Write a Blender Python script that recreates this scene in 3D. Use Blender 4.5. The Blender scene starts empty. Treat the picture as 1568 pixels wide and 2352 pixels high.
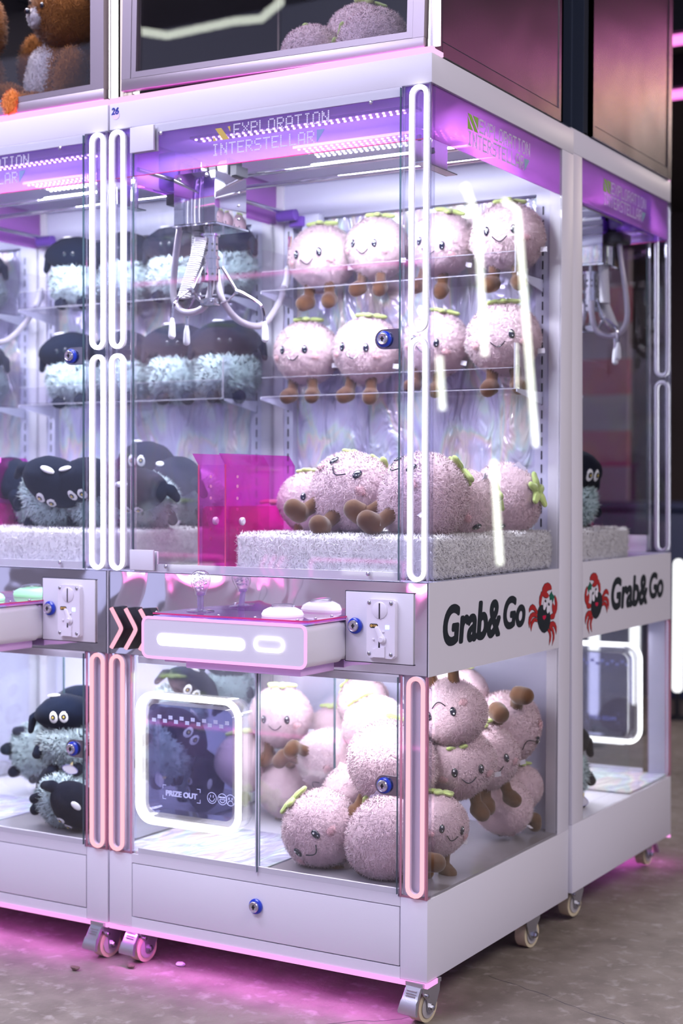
import bpy, bmesh, math, random
import numpy as np
from mathutils import Vector, Matrix, Euler
R = math.radians
rnd = random.Random(7)
SC = bpy.context.scene
COL = SC.collection
# ------------------------------------------------------------------ camera
cam_d = bpy.data.cameras.new('camera'); cam = bpy.data.objects.new('camera', cam_d); COL.objects.link(cam)
CX, CY, CZ, YAW, PITCH, ROLL, FPX, PPX, PPY = 1.29774, -2.51727, 0.93374, 0.53461, -0.02465, 0.00392, 3459.95, 783.04, 1210.13
_fw = Vector((-math.sin(YAW)*math.cos(PITCH), math.cos(YAW)*math.cos(PITCH), math.sin(PITCH)))
_r = Vector((math.cos(YAW), math.sin(YAW), 0)); _u = _r.cross(_fw)
_r2 = _r*math.cos(ROLL)+_u*math.sin(ROLL); _u2 = -_r*math.sin(ROLL)+_u*math.cos(ROLL)
M = Matrix(((_r2.x, _u2.x, -_fw.x, CX), (_r2.y, _u2.y, -_fw.y, CY), (_r2.z, _u2.z, -_fw.z, CZ), (0, 0, 0, 1)))
cam.matrix_world = M
cam_d.sensor_fit = 'VERTICAL'; cam_d.sensor_height = 36.0; cam_d.lens = FPX/2352*36
cam_d.shift_x = (784-PPX)/2352; cam_d.shift_y = (PPY-1176)/2352
cam_d.clip_end = 60
cam_d.dof.use_dof = True; cam_d.dof.focus_distance = 2.88; cam_d.dof.aperture_fstop = 2.8
SC.camera = cam
# ------------------------------------------------------------------ exposure and world
vs = SC.view_settings
vs.view_transform = 'Standard'; vs.look = 'None'; vs.gamma = 1.0; vs.exposure = 0.45; vs.use_curve_mapping = False
w = bpy.data.worlds.new('hall_light'); SC.world = w; w.use_nodes = True
w.node_tree.nodes['Background'].inputs[0].default_value = (0.53, 0.53, 0.84, 1)
w.node_tree.nodes['Background'].inputs[1].default_value = 0.70
cy = SC.cycles
cy.max_bounces = 10; cy.diffuse_bounces = 3; cy.glossy_bounces = 4; cy.transmission_bounces = 4; cy.transparent_max_bounces = 36
cy.caustics_reflective = False; cy.caustics_refractive = False
cy.sample_clamp_indirect = 4.0
def area(name, loc, size, power, color, rot=(0, 0, 0), parent=None):
    d = bpy.data.lights.new(name, 'AREA'); d.shape = 'RECTANGLE'; d.size, d.size_y = size; d.energy = power; d.color = color
    o = bpy.data.objects.new(name, d); COL.objects.link(o); o.location = loc; o.rotation_euler = rot
    if parent: o.parent = parent
    return o
area('unseen_hall_light', (2.6, -1.2, 3.1), (1.6, 1.6), 54, (1.0, 0.93, 0.93))
area('unseen_hall_light', (3.2, .9, 3.15), (1.4, 1.4), 46, (1.0, 0.91, 0.86))
area('unseen_hall_light', (-1.0, -2.6, 3.15), (1.8, 1.0), 80, (0.74, 0.74, 1.0))  # added unseen light, puts more lavender on the machine fronts
area('unseen_hall_light', (-1.5, -1.2, 3.15), (1.4, .6), 38, (0.78, 0.76, 1.0))  # added unseen light, brightens the facing row mirrored in the steel band
area('unseen_hall_light', (0.2, 6.2, 3.1), (1.8, 1.2), 40, (1.0, 0.86, 0.76))

# ------------------------------------------------------------------ materials
MATS = {}
def pbr(name, col, rough=0.5, metal=0.0, emit=None, es=0.0, spec=0.5, noise=0, nscale=8, bump=0, bscale=200, sheen=0, coat=0):
    m = bpy.data.materials.new(name); m.use_nodes = True; nt = m.node_tree; b = nt.nodes['Principled BSDF']
    b.inputs['Base Color'].default_value = (*col, 1); b.inputs['Roughness'].default_value = rough; b.inputs['Metallic'].default_value = metal
    b.inputs['Specular IOR Level'].default_value = spec; b.inputs['Coat Weight'].default_value = coat
    if sheen: b.inputs['Sheen Weight'].default_value = sheen; b.inputs['Sheen Roughness'].default_value = .5
    if emit: b.inputs['Emission Color'].default_value = (*emit, 1); b.inputs['Emission Strength'].default_value = es
    tc = None
    if noise or bump: tc = nt.nodes.new('ShaderNodeTexCoord')
    if noise:
        n = nt.nodes.new('ShaderNodeTexNoise'); n.inputs['Scale'].default_value = nscale; n.inputs['Detail'].default_value = 5
        mx = nt.nodes.new('ShaderNodeMixRGB'); mx.blend_type = 'MIX'
        mx.inputs[1].default_value = (*[c*(1-noise) for c in col], 1); mx.inputs[2].default_value = (*[min(1, c*(1+noise)) for c in col], 1)
        nt.links.new(tc.outputs['Object'], n.inputs['Vector']); nt.links.new(n.outputs['Fac'], mx.inputs[0]); nt.links.new(mx.outputs[0], b.inputs['Base Color'])
    if bump:
        n = nt.nodes.new('ShaderNodeTexNoise'); n.inputs['Scale'].default_value = bscale; n.inputs['Detail'].default_value = 3
        bp = nt.nodes.new('ShaderNodeBump'); bp.inputs['Strength'].default_value = bump; bp.inputs['Distance'].default_value = .002
        nt.links.new(tc.outputs['Object'], n.inputs['Vector']); nt.links.new(n.outputs['Fac'], bp.inputs['Height']); nt.links.new(bp.outputs['Normal'], b.inputs['Normal'])
    MATS[name] = m; return m
def glow(name, col, s):
    m = bpy.data.materials.new(name); m.use_nodes = True; nt = m.node_tree; nt.nodes.clear()
    e = nt.nodes.new('ShaderNodeEmission'); e.inputs[0].default_value = (*col, 1); e.inputs[1].default_value = s
    o = nt.nodes.new('ShaderNodeOutputMaterial'); nt.links.new(e.outputs[0], o.inputs[0]); MATS[name] = m; return m
def clear(name, tint, refl=1.0, ior=1.45, rough=0.0, haze=0.0, hazecol=(1, 1, 1), floor=0.0):
    """pane of glass or acrylic: tinted see-through with a fresnel reflection, optional frosting"""
    m = bpy.data.materials.new(name); m.use_nodes = True; nt = m.node_tree; nt.nodes.clear()
    t = nt.nodes.new('ShaderNodeBsdfTransparent'); t.inputs[0].default_value = (*tint, 1)
    g = nt.nodes.new('ShaderNodeBsdfGlossy'); g.inputs['Roughness'].default_value = rough
    f = nt.nodes.new('ShaderNodeFresnel'); ge = nt.nodes.new('ShaderNodeNewGeometry')   # same reflection on both faces of the thin pane
    io = nt.nodes.new('ShaderNodeMath'); io.operation = 'MULTIPLY_ADD'; io.inputs[1].default_value = 1/ior-ior; io.inputs[2].default_value = ior
    nt.links.new(ge.outputs['Backfacing'], io.inputs[0]); nt.links.new(io.outputs[0], f.inputs[0])
    mm = nt.nodes.new('ShaderNodeMath'); mm.operation = 'MULTIPLY_ADD'; mm.inputs[1].default_value = refl; mm.inputs[2].default_value = floor; mm.use_clamp = True
    nt.links.new(f.outputs[0], mm.inputs[0])
    base = t
    if haze:
        d = nt.nodes.new('ShaderNodeBsdfDiffuse'); d.inputs[0].default_value = (*hazecol, 1)
        tr = nt.nodes.new('ShaderNodeBsdfTranslucent'); tr.inputs[0].default_value = (*hazecol, 1)
        a = nt.nodes.new('ShaderNodeMixShader'); a.inputs[0].default_value = .6; nt.links.new(d.outputs[0], a.inputs[1]); nt.links.new(tr.outputs[0], a.inputs[2])
        h = nt.nodes.new('ShaderNodeMixShader'); h.inputs[0].default_value = haze
        nt.links.new(t.outputs[0], h.inputs[1]); nt.links.new(a.outputs[0], h.inputs[2]); base = h
    x = nt.nodes.new('ShaderNodeMixShader'); nt.links.new(mm.outputs[0], x.inputs[0]); nt.links.new(base.outputs[0], x.inputs[1]); nt.links.new(g.outputs[0], x.inputs[2])
    o = nt.nodes.new('ShaderNodeOutputMaterial'); nt.links.new(x.outputs[0], o.inputs[0]); MATS[name] = m; return m
pbr('paint', (.74, .72, .80), .42, bump=.05, bscale=420, noise=.02, nscale=3)
pbr('paint_gloss', (.74, .72, .79), .22, spec=.5)
pbr('inner_paint', (.64, .64, .82), .4)
pbr('storage_shade_grey', (.30, .28, .32), .18); pbr('winding_grey', (.40, .38, .42), .5); pbr('dark_gap', (.02, .02, .04), .6)
pbr('black', (.012, .012, .018), .4)
pbr('ink', (.006, .012, .02), .5)
pbr('crab_red', (.42, .012, .015), .5)
pbr('crab_green', (.0, .12, .07), .5)
pbr('crab_pink', (.6, .0, .06), .5)
pbr('sticker_white', (.78, .74, .82), .5)
pbr('sticker_pink', (.80, .62, .82), .5)
pbr('sticker_blue', (.01, .025, .30), .5)
pbr('etched', (.62, .66, .95), .6)
pbr('gold_print', (.75, .52, .06), .5)
pbr('lime_print', (.45, .80, .12), .5)
pbr('slate_print', (.30, .38, .72), .5)
pbr('teal_print', (.45, .72, .85), .5)
pbr('letter', (.96, .93, 1.0), .5)
pbr('amber_print', (.9, .55, .15), .5)
pbr('steel', (.46, .46, .51), .24, 1.0)
pbr('chrome', (.70, .69, .74), .06, 1.0)
pbr('zinc', (.55, .55, .60), .38, 1.0, bump=.1, bscale=300)
pbr('pvc_hose', (.50, .46, .54), .3, .35)
pbr('coil_plastic', (.88, .87, .92), .4)
pbr('blue_ring', (.005, .04, .50), .28, coat=.5)
pbr('key_face', (.60, .58, .66), .25, .9)
pbr('wheel_rubber', (.66, .56, .38), .5, noise=.12, nscale=40)
pbr('wheel_hub', (.45, .42, .42), .5)
pbr('wire_red', (.6, .05, .08), .5); pbr('wire_blue', (.05, .12, .6), .5); pbr('wire_orange', (.7, .3, .05), .5)
pbr('cable_tape', (.85, .85, .9), .6)
pbr('silicone_tip', (.85, .85, .92), .4)
pbr('motor_purple', (.16, .05, .45), .4)
pbr('magenta_block', (.55, .03, .35), .4)
pbr('white_plastic', (.80, .76, .86), .3, bump=.03, bscale=600)
pbr('button_dome', (.92, .90, .96), .25, emit=(.9, .85, 1), es=.35)
pbr('button_green', (.55, .95, .65), .25, emit=(.35, 1, .5), es=.6)
pbr('blue_led', (.1, .3, 1), .4, emit=(.25, .5, 1), es=4)
pbr('jacket', (.84, .80, .90), .35)
pbr('lilac_block', (.80, .52, .92), .4, emit=(.9, .35, 1), es=.0)
glow('neon_white', (1, .99, 1), 3.2)
glow('neon_soft', (1, .97, .98), 2.0)
glow('neon_pink', (1, .40, .47), 1.15)
glow('neon_rose', (1, .42, .82), 1.0)
glow('led_dot', (.95, .95, 1), 9)
glow('strip_pink', (1, .36, .85), .95)
glow('strip_top', (1, .52, .86), .95)
glow('ceiling_pink', (1, .22, .75), 1.6)
glow('strip_mirror', (1, .18, .62), 3.5)
glow('ceiling_white', (.95, 1, .86), 7.0)
glow('kiosk_white', (.97, .98, 1), 1.8)
glow('warm_lamp', (1, .62, .22), 12)
clear('glass', (.975, .98, .985), 1.0, 1.5)
clear('glass_upper', (.90, .91, .93), 1.0, 1.5)
clear('acrylic_shelf', (.96, .95, .985), 1.1, 1.5)
clear('acrylic_column', (.955, .955, .985), 1.0, 1.5)
clear('crystal', (.96, .96, .99), 1.6, 1.55, .04, .06, (.9, .88, .96), .10)
clear('glass_edge', (.25, .36, .38), 1, 1.5, .1, .45, (.25, .36, .42))
clear('edge_bright', (.7, .7, .8), 1, 1.5, .1, .75, (.92, .90, 1.0))
clear('edge_magenta', (.8, .1, .4), 1, 1.5, .1, .8, (1, .15, .45))
clear('valance_clear', (.78, .54, .97), .8, 1.45, .05, .22, (.72, .50, 1.0))
clear('valance_frost', (.80, .34, .84), .5, 1.45, .3, .62, (.84, .48, .97))
clear('magenta_acrylic', (.93, .36, .84), .8, 1.45, .03, .07, (.9, .10, .68))
clear('magenta_flap', (.93, .28, .78), .8, 1.45, .05, .12, (.95, .08, .62))
clear('tray_acrylic', (.90, .52, .86), 1.0, 1.45, .03, .15, (.9, .35, .75))
def film(name, base=(.74, .73, .94)):
    m = bpy.data.materials.new(name); m.use_nodes = True; nt = m.node_tree; b = nt.nodes['Principled BSDF']
    tc = nt.nodes.new('ShaderNodeTexCoord'); mp = nt.nodes.new('ShaderNodeMapping'); mp.inputs['Scale'].default_value = (3.2, 1, 1.2); mp.inputs['Rotation'].default_value = (0, .35, 0)
    n = nt.nodes.new('ShaderNodeTexNoise'); n.inputs['Scale'].default_value = 2.6; n.inputs['Detail'].default_value = 3; n.inputs['Distortion'].default_value = 1.6
    nt.links.new(tc.outputs['Object'], mp.inputs[0]); nt.links.new(mp.outputs[0], n.inputs['Vector'])
    cr = nt.nodes.new('ShaderNodeValToRGB'); e = cr.color_ramp.elements
    e[0].position = .28; e[0].color = (*base, 1); e[1].position = .80; e[1].color = (.82, .76, .97, 1)
    for p_, c_ in ((.40, (.70, .67, .95)), (.47, (.78, .83, .97)), (.50, (.74, .91, .88)), (.53, (.94, .89, .80)), (.56, (.96, .80, .83)), (.60, (.88, .76, .97)), (.68, (.74, .74, .96))):
        x = e.new(p_); x.color = (*c_, 1)
    nt.links.new(n.outputs['Fac'], cr.inputs[0]); nt.links.new(cr.outputs[0], b.inputs['Base Color'])
    b.inputs['Metallic'].default_value = .25; b.inputs['Roughness'].default_value = .22
    w2 = nt.nodes.new('ShaderNodeTexNoise'); w2.inputs['Scale'].default_value = 5; w2.inputs['Detail'].default_value = 2; w2.inputs['Distortion'].default_value = 2.2
    nt.links.new(mp.outputs[0], w2.inputs['Vector'])
    bp = nt.nodes.new('ShaderNodeBump'); bp.inputs['Strength'].default_value = .8; bp.inputs['Distance'].default_value = .03
    nt.links.new(w2.outputs['Fac'], bp.inputs['Height']); nt.links.new(bp.outputs[0], b.inputs['Normal'])
    MATS[name] = m; return m
film('holo_film'); film('holo_mat', (.66, .66, .90))
# polished steel of the control band: a slightly wavy mirror
m = pbr('mirror', (.95, .92, 1.0), .05, 1.0); nt = m.node_tree; b = nt.nodes['Principled BSDF']
tc = nt.nodes.new('ShaderNodeTexCoord'); n = nt.nodes.new('ShaderNodeTexNoise'); n.inputs['Scale'].default_value = 5.5; n.inputs['Detail'].default_value = 1.5; n.inputs['Distortion'].default_value = .6
bp = nt.nodes.new('ShaderNodeBump'); bp.inputs['Strength'].default_value = .30; bp.inputs['Distance'].default_value = .02
nt.links.new(tc.outputs['Object'], n.inputs['Vector']); nt.links.new(n.outputs['Fac'], bp.inputs['Height']); nt.links.new(bp.outputs[0], b.inputs['Normal'])
# brushed bronze aluminium of the display cabinets
m = pbr('bronze', (.38, .335, .35), .27, 1.0); nt = m.node_tree; b = nt.nodes['Principled BSDF']
tc = nt.nodes.new('ShaderNodeTexCoord'); mp = nt.nodes.new('ShaderNodeMapping'); mp.inputs['Scale'].default_value = (300, 300, 3)
n = nt.nodes.new('ShaderNodeTexNoise'); n.inputs['Scale'].default_value = 1.0
bp = nt.nodes.new('ShaderNodeBump'); bp.inputs['Strength'].default_value = .12; bp.inputs['Distance'].default_value = .0006
n2 = nt.nodes.new('ShaderNodeTexNoise'); n2.inputs['Scale'].default_value = 3.0
bp2 = nt.nodes.new('ShaderNodeBump'); bp2.inputs['Strength'].default_value = .16; bp2.inputs['Distance'].default_value = .03
nt.links.new(tc.outputs['Object'], n2.inputs['Vector']); nt.links.new(n2.outputs['Fac'], bp2.inputs['Height'])
nt.links.new(tc.outputs['Object'], mp.inputs[0]); nt.links.new(mp.outputs[0], n.inputs['Vector']); nt.links.new(n.outputs['Fac'], bp.inputs['Height']); nt.links.new(bp2.outputs[0], bp.inputs['Normal']); nt.links.new(bp.outputs[0], b.inputs['Normal'])
pbr('bronze_frame', (.34, .29, .33), .42, .85)
pbr('navy_panel', (.045, .06, .10), .5)
pbr('cabinet_back', (.06, .065, .085), .55)
# concrete
m = pbr('concrete', (.25, .22, .21), .70); nt = m.node_tree; b = nt.nodes['Principled BSDF']
tc = nt.nodes.new('ShaderNodeTexCoord')
def nz(s, d=6, dist=0):
    n = nt.nodes.new('ShaderNodeTexNoise'); n.inputs['Scale'].default_value = s; n.inputs['Detail'].default_value = d; n.inputs['Distortion'].default_value = dist
    nt.links.new(tc.outputs['Object'], n.inputs['Vector']); return n
a1, a2, a3 = nz(1.7, 6, .4), nz(14, 8), nz(90, 4)
cr = nt.nodes.new('ShaderNodeValToRGB'); cr.color_ramp.elements[0].position = .3; cr.color_ramp.elements[0].color = (.125, .102, .086, 1); cr.color_ramp.elements[1].position = .72; cr.color_ramp.elements[1].color = (.31, .265, .235, 1)
mx = nt.nodes.new('ShaderNodeMixRGB'); mx.inputs[0].default_value = .5; nt.links.new(a1.outputs['Fac'], mx.inputs[1]); nt.links.new(a2.outputs['Fac'], mx.inputs[2])
nt.links.new(mx.outputs[0], cr.inputs[0])
cr2 = nt.nodes.new('ShaderNodeValToRGB'); cr2.color_ramp.elements[0].position = .56; cr2.color_ramp.elements[0].color = (0, 0, 0, 1); cr2.color_ramp.elements[1].position = .78; cr2.color_ramp.elements[1].color = (1, 1, 1, 1)
a4 = nz(34, 12, .3); nt.links.new(a4.outputs['Fac'], cr2.inputs[0])
mx2 = nt.nodes.new('ShaderNodeMixRGB'); mx2.inputs[2].default_value = (.36, .32, .30, 1); nt.links.new(cr2.outputs[0], mx2.inputs[0]); nt.links.new(cr.outputs[0], mx2.inputs[1]); nt.links.new(mx2.outputs[0], b.inputs['Base Color'])
bp = nt.nodes.new('ShaderNodeBump'); bp.inputs['Strength'].default_value = .5; bp.inputs['Distance'].default_value = .003
nt.links.new(a3.outputs['Fac'], bp.inputs['Height']); nt.links.new(bp.outputs[0], b.inputs['Normal'])
# console artwork
m = pbr('console_art', (.7, .45, .8), .2, coat=.5); nt = m.node_tree; b = nt.nodes['Principled BSDF']
tc = nt.nodes.new('ShaderNodeTexCoord'); n = nt.nodes.new('ShaderNodeTexNoise'); n.inputs['Scale'].default_value = 7; n.inputs['Distortion'].default_value = 1.4; n.inputs['Detail'].default_value = 1
nt.links.new(tc.outputs['Object'], n.inputs['Vector'])
cr = nt.nodes.new('ShaderNodeValToRGB'); e = cr.color_ramp.elements; e[0].position = .32; e[0].color = (.20, .42, .85, 1); e[1].position = .7; e[1].color = (.75, .35, .85, 1)
for p_, c_ in ((.42, (.45, .50, .90)), (.5, (.62, .60, .95)), (.56, (.85, .30, .62)), (.62, (.80, .55, .90))): x = e.new(p_); x.color = (*c_, 1)
nt.links.new(n.outputs['Fac'], cr.inputs[0]); nt.links.new(cr.outputs[0], b.inputs['Base Color'])
# plush fabrics
def plush(name, col, var=.06, sheen=.4):
    m = pbr(name, col, .95, noise=var, nscale=14, sheen=sheen, spec=.1); return m
plush('pink_fur', (.93, .70, .77), .04); plush('white_fur', (.90, .87, .89), .03); plush('cyan_fur', (.66, .83, .87), .06)
plush('navy_fur', (.004, .008, .022), .3, .03); plush('brown_suede', (.125, .058, .028), .25); plush('leaf_felt', (.50, .62, .22), .12)
plush('bear_fur', (.27, .095, .018), .35, .2); plush('cream_fur', (.62, .55, .56), .05); plush('orange_fur', (.75, .22, .04), .15); plush('blush', (.90, .56, .62), .1)
pbr('eye_black', (.008, .012, .03), .12, coat=.6); pbr('eye_white', (.9, .9, .92), .4); pbr('eye_dull', (.03, .05, .06), .4); pbr('eye_gold', (.8, .6, .1), .4)
pbr('tag_paper', (.75, .70, .88), .5); pbr('tag_ink', (.22, .20, .50), .5); pbr('tag_yellow', (.9, .75, .35), .5)
pbr('stripe_pink', (.50, .12, .18), .8); pbr('stripe_white', (.42, .36, .40), .8)
pbr('wall_dark', (.10, .085, .09), .8, noise=.3, nscale=2); pbr('ceiling_dark', (.10, .09, .11), .8); pbr('beam_black', (.01, .01, .015), .6)
pbr('kiosk_navy', (.030, .040, .10), .35); pbr('wood_warm', (.20, .13, .08), .6, noise=.2, nscale=5)
pbr('leaf_dry', (.16, .10, .09), .8)

# ------------------------------------------------------------------ mesh helpers
def nb(): return bmesh.new()
def box(bm, x0, x1, y0, y1, z0, z1, bev=0.0, seg=2):
    r = bmesh.ops.create_cube(bm, size=1.0)
    for v in r['verts']: v.co = Vector(((x0+x1)/2+v.co.x*(x1-x0), (y0+y1)/2+v.co.y*(y1-y0), (z0+z1)/2+v.co.z*(z1-z0)))
    if bev:
        es = list({e for v in r['verts'] for e in v.link_edges})
        bmesh.ops.bevel(bm, geom=es, offset=bev, segments=seg, affect='EDGES', profile=.5)
    return r
def frames(path, closed):
    n = len(path); out = []; up = None
    for i in range(n):
        a = path[(i-1) % n] if (closed or i > 0) else path[i]; c = path[(i+1) % n] if (closed or i < n-1) else path[i]
        t = (c-a).normalized()
        if up is None:
            up = Vector((0, 0, 1)) if abs(t.z) < .8 else Vector((0, 1, 0))
        s = t.cross(up)
        if s.length < 1e-6: s = t.orthogonal()
        s.normalize(); up = s.cross(t).normalized(); out.append((s, up))
    return out
def tube(bm, path, rad, seg=10, closed=False, caps=True, sq=1.0):
    path = [Vector(p) for p in path]; fr = frames(path, closed); rings = []
    for i, p in enumerate(path):
        r_ = rad[i] if isinstance(rad, (list, tuple)) else rad
        s, u = fr[i]
        rings.append([bm.verts.new(p+s*(math.cos(2*math.pi*k/seg)*r_)+u*(math.sin(2*math.pi*k/seg)*r_*sq)) for k in range(seg)])
    m_ = len(rings)
    for i in range(m_ if closed else m_-1):
        A, B = rings[i], rings[(i+1) % m_]
        for k in range(seg): bm.faces.new((A[k], A[(k+1) % seg], B[(k+1) % seg], B[k]))
    if caps and not closed:
        bm.faces.new(list(reversed(rings[0]))); bm.faces.new(rings[-1])
def capsule(path, radii, n=5):
    """add round ends to a path for tube()"""
    P = [Vector(p) for p in path]; d0 = (P[0]-P[1]).normalized(); d1 = (P[-1]-P[-2]).normalized()
    a = [(P[0]+d0*radii[0]*math.sin(t), max(1e-4, radii[0]*math.cos(t))) for t in [math.pi/2*k/n for k in range(n, 0, -1)]]
    z = [(P[-1]+d1*radii[-1]*math.sin(t), max(1e-4, radii[-1]*math.cos(t))) for t in [math.pi/2*k/n for k in range(1, n+1)]]
    mid = []
    for i in range(len(P)-1):
        for k in range(4):
            t = k/4; t2 = t*t*(3-2*t); mid.append((P[i].lerp(P[i+1], t), radii[i]*(1-t2)+radii[i+1]*t2))
    mid.append((P[-1], radii[-1]))
    al = a+mid+z
    return [x[0] for x in al], [x[1] for x in al]
def smooth_path(pts, n=8):
    P = [Vector(p) for p in pts]; out = []
    for i in range(len(P)-1):
        p0, p1, p2, p3 = P[max(i-1, 0)], P[i], P[i+1], P[min(i+2, len(P)-1)]
        for k in range(n):
            t = k/n
            out.append(.5*((2*p1)+(p2-p0)*t+(2*p0-5*p1+4*p2-p3)*t*t+(3*p1-p0-3*p2+p3)*t**3))
    out.append(P[-1]); return out
def cyl(bm, c, r, h, axis='z', seg=24, r2=None):
    c = Vector(c); ax = {'x': Vector((1, 0, 0)), 'y': Vector((0, 1, 0)), 'z': Vector((0, 0, 1))}[axis]
    tube(bm, [c, c+ax*h], [r, r if r2 is None else r2], seg)
def lathe(bm, prof, c, axis='z', seg=28):
    """prof: list of (r, h)"""
    c = Vector(c); ax = {'x': Vector((1, 0, 0)), 'y': Vector((0, 1, 0)), 'z': Vector((0, 0, 1)), '-y': Vector((0, -1, 0)), '-x': Vector((-1, 0, 0))}[axis]
    s = ax.orthogonal().normalized(); u = ax.cross(s)
    rings = [[bm.verts.new(c+ax*h+s*(math.cos(2*math.pi*k/seg)*max(r, 1e-5))+u*(math.sin(2*math.pi*k/seg)*max(r, 1e-5))) for k in range(seg)] for r, h in prof]
    for A, B in zip(rings, rings[1:]):
        for k in range(seg): bm.faces.new((A[k], A[(k+1) % seg], B[(k+1) % seg], B[k]))
    bm.faces.new(list(reversed(rings[0]))); bm.faces.new(rings[-1])
def prism(bm, poly, fn, d):
    """poly (a,b) mapped by fn(a,b,depth) extruded from 0 to d"""
    A = [bm.verts.new(fn(a, b, 0)) for a, b in poly]; B = [bm.verts.new(fn(a, b, d)) for a, b in poly]; n = len(poly)
    bm.faces.new(A); bm.faces.new(list(reversed(B)))
    for k in range(n): bm.faces.new((A[(k+1) % n], A[k], B[k], B[(k+1) % n]))
def rrect(x0, x1, z0, z1, r, n=6):
    P = []
    for cx_, cz_, a0 in ((x1-r, z1-r, 0), (x0+r, z1-r, 90), (x0+r, z0+r, 180), (x1-r, z0+r, 270)):
        for k in range(n+1): a = R(a0+90*k/n); P.append((cx_+r*math.cos(a), cz_+r*math.sin(a)))
    return P
def sphere(bm, c, r, sx=1, sy=1, sz=1, sub=2, rot=None):
    q = bmesh.ops.create_icosphere(bm, subdivisions=sub, radius=1.0)
    for v in q['verts']:
        p = Vector((v.co.x*r*sx, v.co.y*r*sy, v.co.z*r*sz))
        if rot: p = rot @ p
        v.co = p+Vector(c)
def fin(bm, name, mat, smooth=True):
    bmesh.ops.recalc_face_normals(bm, faces=bm.faces)
    me = bpy.data.meshes.new(name); bm.to_mesh(me); bm.free(); me.materials.append(MATS[mat])
    if smooth:
        me.polygons.foreach_set('use_smooth', [True]*len(me.polygons)); me.set_sharp_from_angle(angle=R(38))
    return me
def obj(name, bm, mat, parent=None, label=None, kind=None, smooth=True):
    me = bm if isinstance(bm, bpy.types.Mesh) else fin(bm, name, mat, smooth)
    o = bpy.data.objects.new(name, me); COL.objects.link(o)
    if parent: o.parent = parent
    if label: o['label'] = label
    if kind: o['kind'] = kind
    return o
def tag(o, label, cat, group=None):
    o['label'] = label; o['category'] = cat
    if group: o['group'] = group
    return o
def empty(name, loc=(0, 0, 0), rot=(0, 0, 0), label=None, cat=None, group=None):
    o = bpy.data.objects.new(name, None); COL.objects.link(o); o.location = loc; o.rotation_euler = rot; o.empty_display_size = .05
    if cat: tag(o, label or '', cat, group)
    return o
def bx(name, mat, parent, *a, bev=0.0, label=None):
    bm = nb(); box(bm, *a, bev=bev); return obj(name, bm, mat, parent, label)
KIDS = {}
def kids(o): return [c for c in bpy.data.objects if c.parent == o]
def copy_tree(o, parent=None, table=None):
    if table is None:
        table = {}
        for c in bpy.data.objects:
            if c.parent: table.setdefault(c.parent.name, []).append(c)
    c = o.copy(); COL.objects.link(c); c.parent = parent
    for ch in table.get(o.name, []): copy_tree(ch, c, table)
    return c
def fuzz(base_me, n, length, width, jitter, seed, name, mat, lean=(0, 0, 0), lift=(.22, .5)):
    """base mesh plus n fine triangular fur tufts grown from its faces, one mesh"""
    g = np.random.default_rng(seed)
    base_me.calc_loop_triangles()
    nv = len(base_me.vertices); co = np.empty(nv*3); base_me.vertices.foreach_get('co', co); co = co.reshape(-1, 3)
    nt_ = len(base_me.loop_triangles); tri = np.empty(nt_*3, dtype=np.int32); base_me.loop_triangles.foreach_get('vertices', tri); tri = tri.reshape(-1, 3)
    a, b_, c = co[tri[:, 0]], co[tri[:, 1]], co[tri[:, 2]]
    nr = np.cross(b_-a, c-a); ar = np.linalg.norm(nr, axis=1)+1e-12; nr /= ar[:, None]
    idx = g.choice(nt_, n, p=ar/ar.sum()); u = g.random(n); v = g.random(n); f = u+v > 1; u[f] = 1-u[f]; v[f] = 1-v[f]
    p = a[idx]+(b_-a)[idx]*u[:, None]+(c-a)[idx]*v[:, None]; N = nr[idx]
    t_ = g.normal(0, 1, (n, 3))*jitter+np.array(lean)*.6; t_ -= N*np.sum(t_*N, axis=1)[:, None]; t_ /= np.linalg.norm(t_, axis=1)[:, None]+1e-9
    k = (lift[0]+lift[1]*g.random(n))[:, None]; d = N*k+t_*np.sqrt(1-k*k)          # tufts lie half flat so they shade like the fabric
    s = np.cross(d, N); s /= np.linalg.norm(s, axis=1)[:, None]+1e-9
    L = length*(.6+.8*g.random(n))[:, None]
    v0 = p+N*length*.04-s*width; v1 = p+N*length*.04+s*width; v2 = p+d*L
    fl = np.sum(np.cross(v1-v0, v2-v0)*N, axis=1) < 0; tmp = v0[fl].copy(); v0[fl] = v1[fl]; v1[fl] = tmp
    V = np.concatenate([co, np.stack([v0, v1, v2], 1).reshape(-1, 3)])
    F = np.concatenate([tri, (np.arange(n*3).reshape(-1, 3)+nv)])
    me = bpy.data.meshes.new(name); me.vertices.add(len(V)); me.vertices.foreach_set('co', V.astype(np.float32).ravel())
    me.loops.add(len(F)*3); me.loops.foreach_set('vertex_index', F.astype(np.int32).ravel())
    me.polygons.add(len(F)); me.polygons.foreach_set('loop_start', np.arange(0, len(F)*3, 3, dtype=np.int32))
    sm = np.zeros(len(F), dtype=bool); sm[:len(tri)] = True
    me.polygons.foreach_set('use_smooth', sm)
    me.update()
    vn = np.empty(nv*3); base_me.vertices.foreach_get('normal', vn); vn = vn.reshape(-1, 3)
    bn = vn[tri[:, 0]][idx]*(1-u-v)[:, None]+vn[tri[:, 1]][idx]*u[:, None]+vn[tri[:, 2]][idx]*v[:, None]
    bn += g.normal(0, .17, bn.shape); bn /= np.linalg.norm(bn, axis=1)[:, None]
    ln = np.concatenate([vn[tri].reshape(-1, 3), np.repeat(bn, 3, axis=0)])
    me.normals_split_custom_set(ln.tolist())          # tufts shade like the fabric under them
    me.materials.append(MATS[mat]); return me
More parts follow.
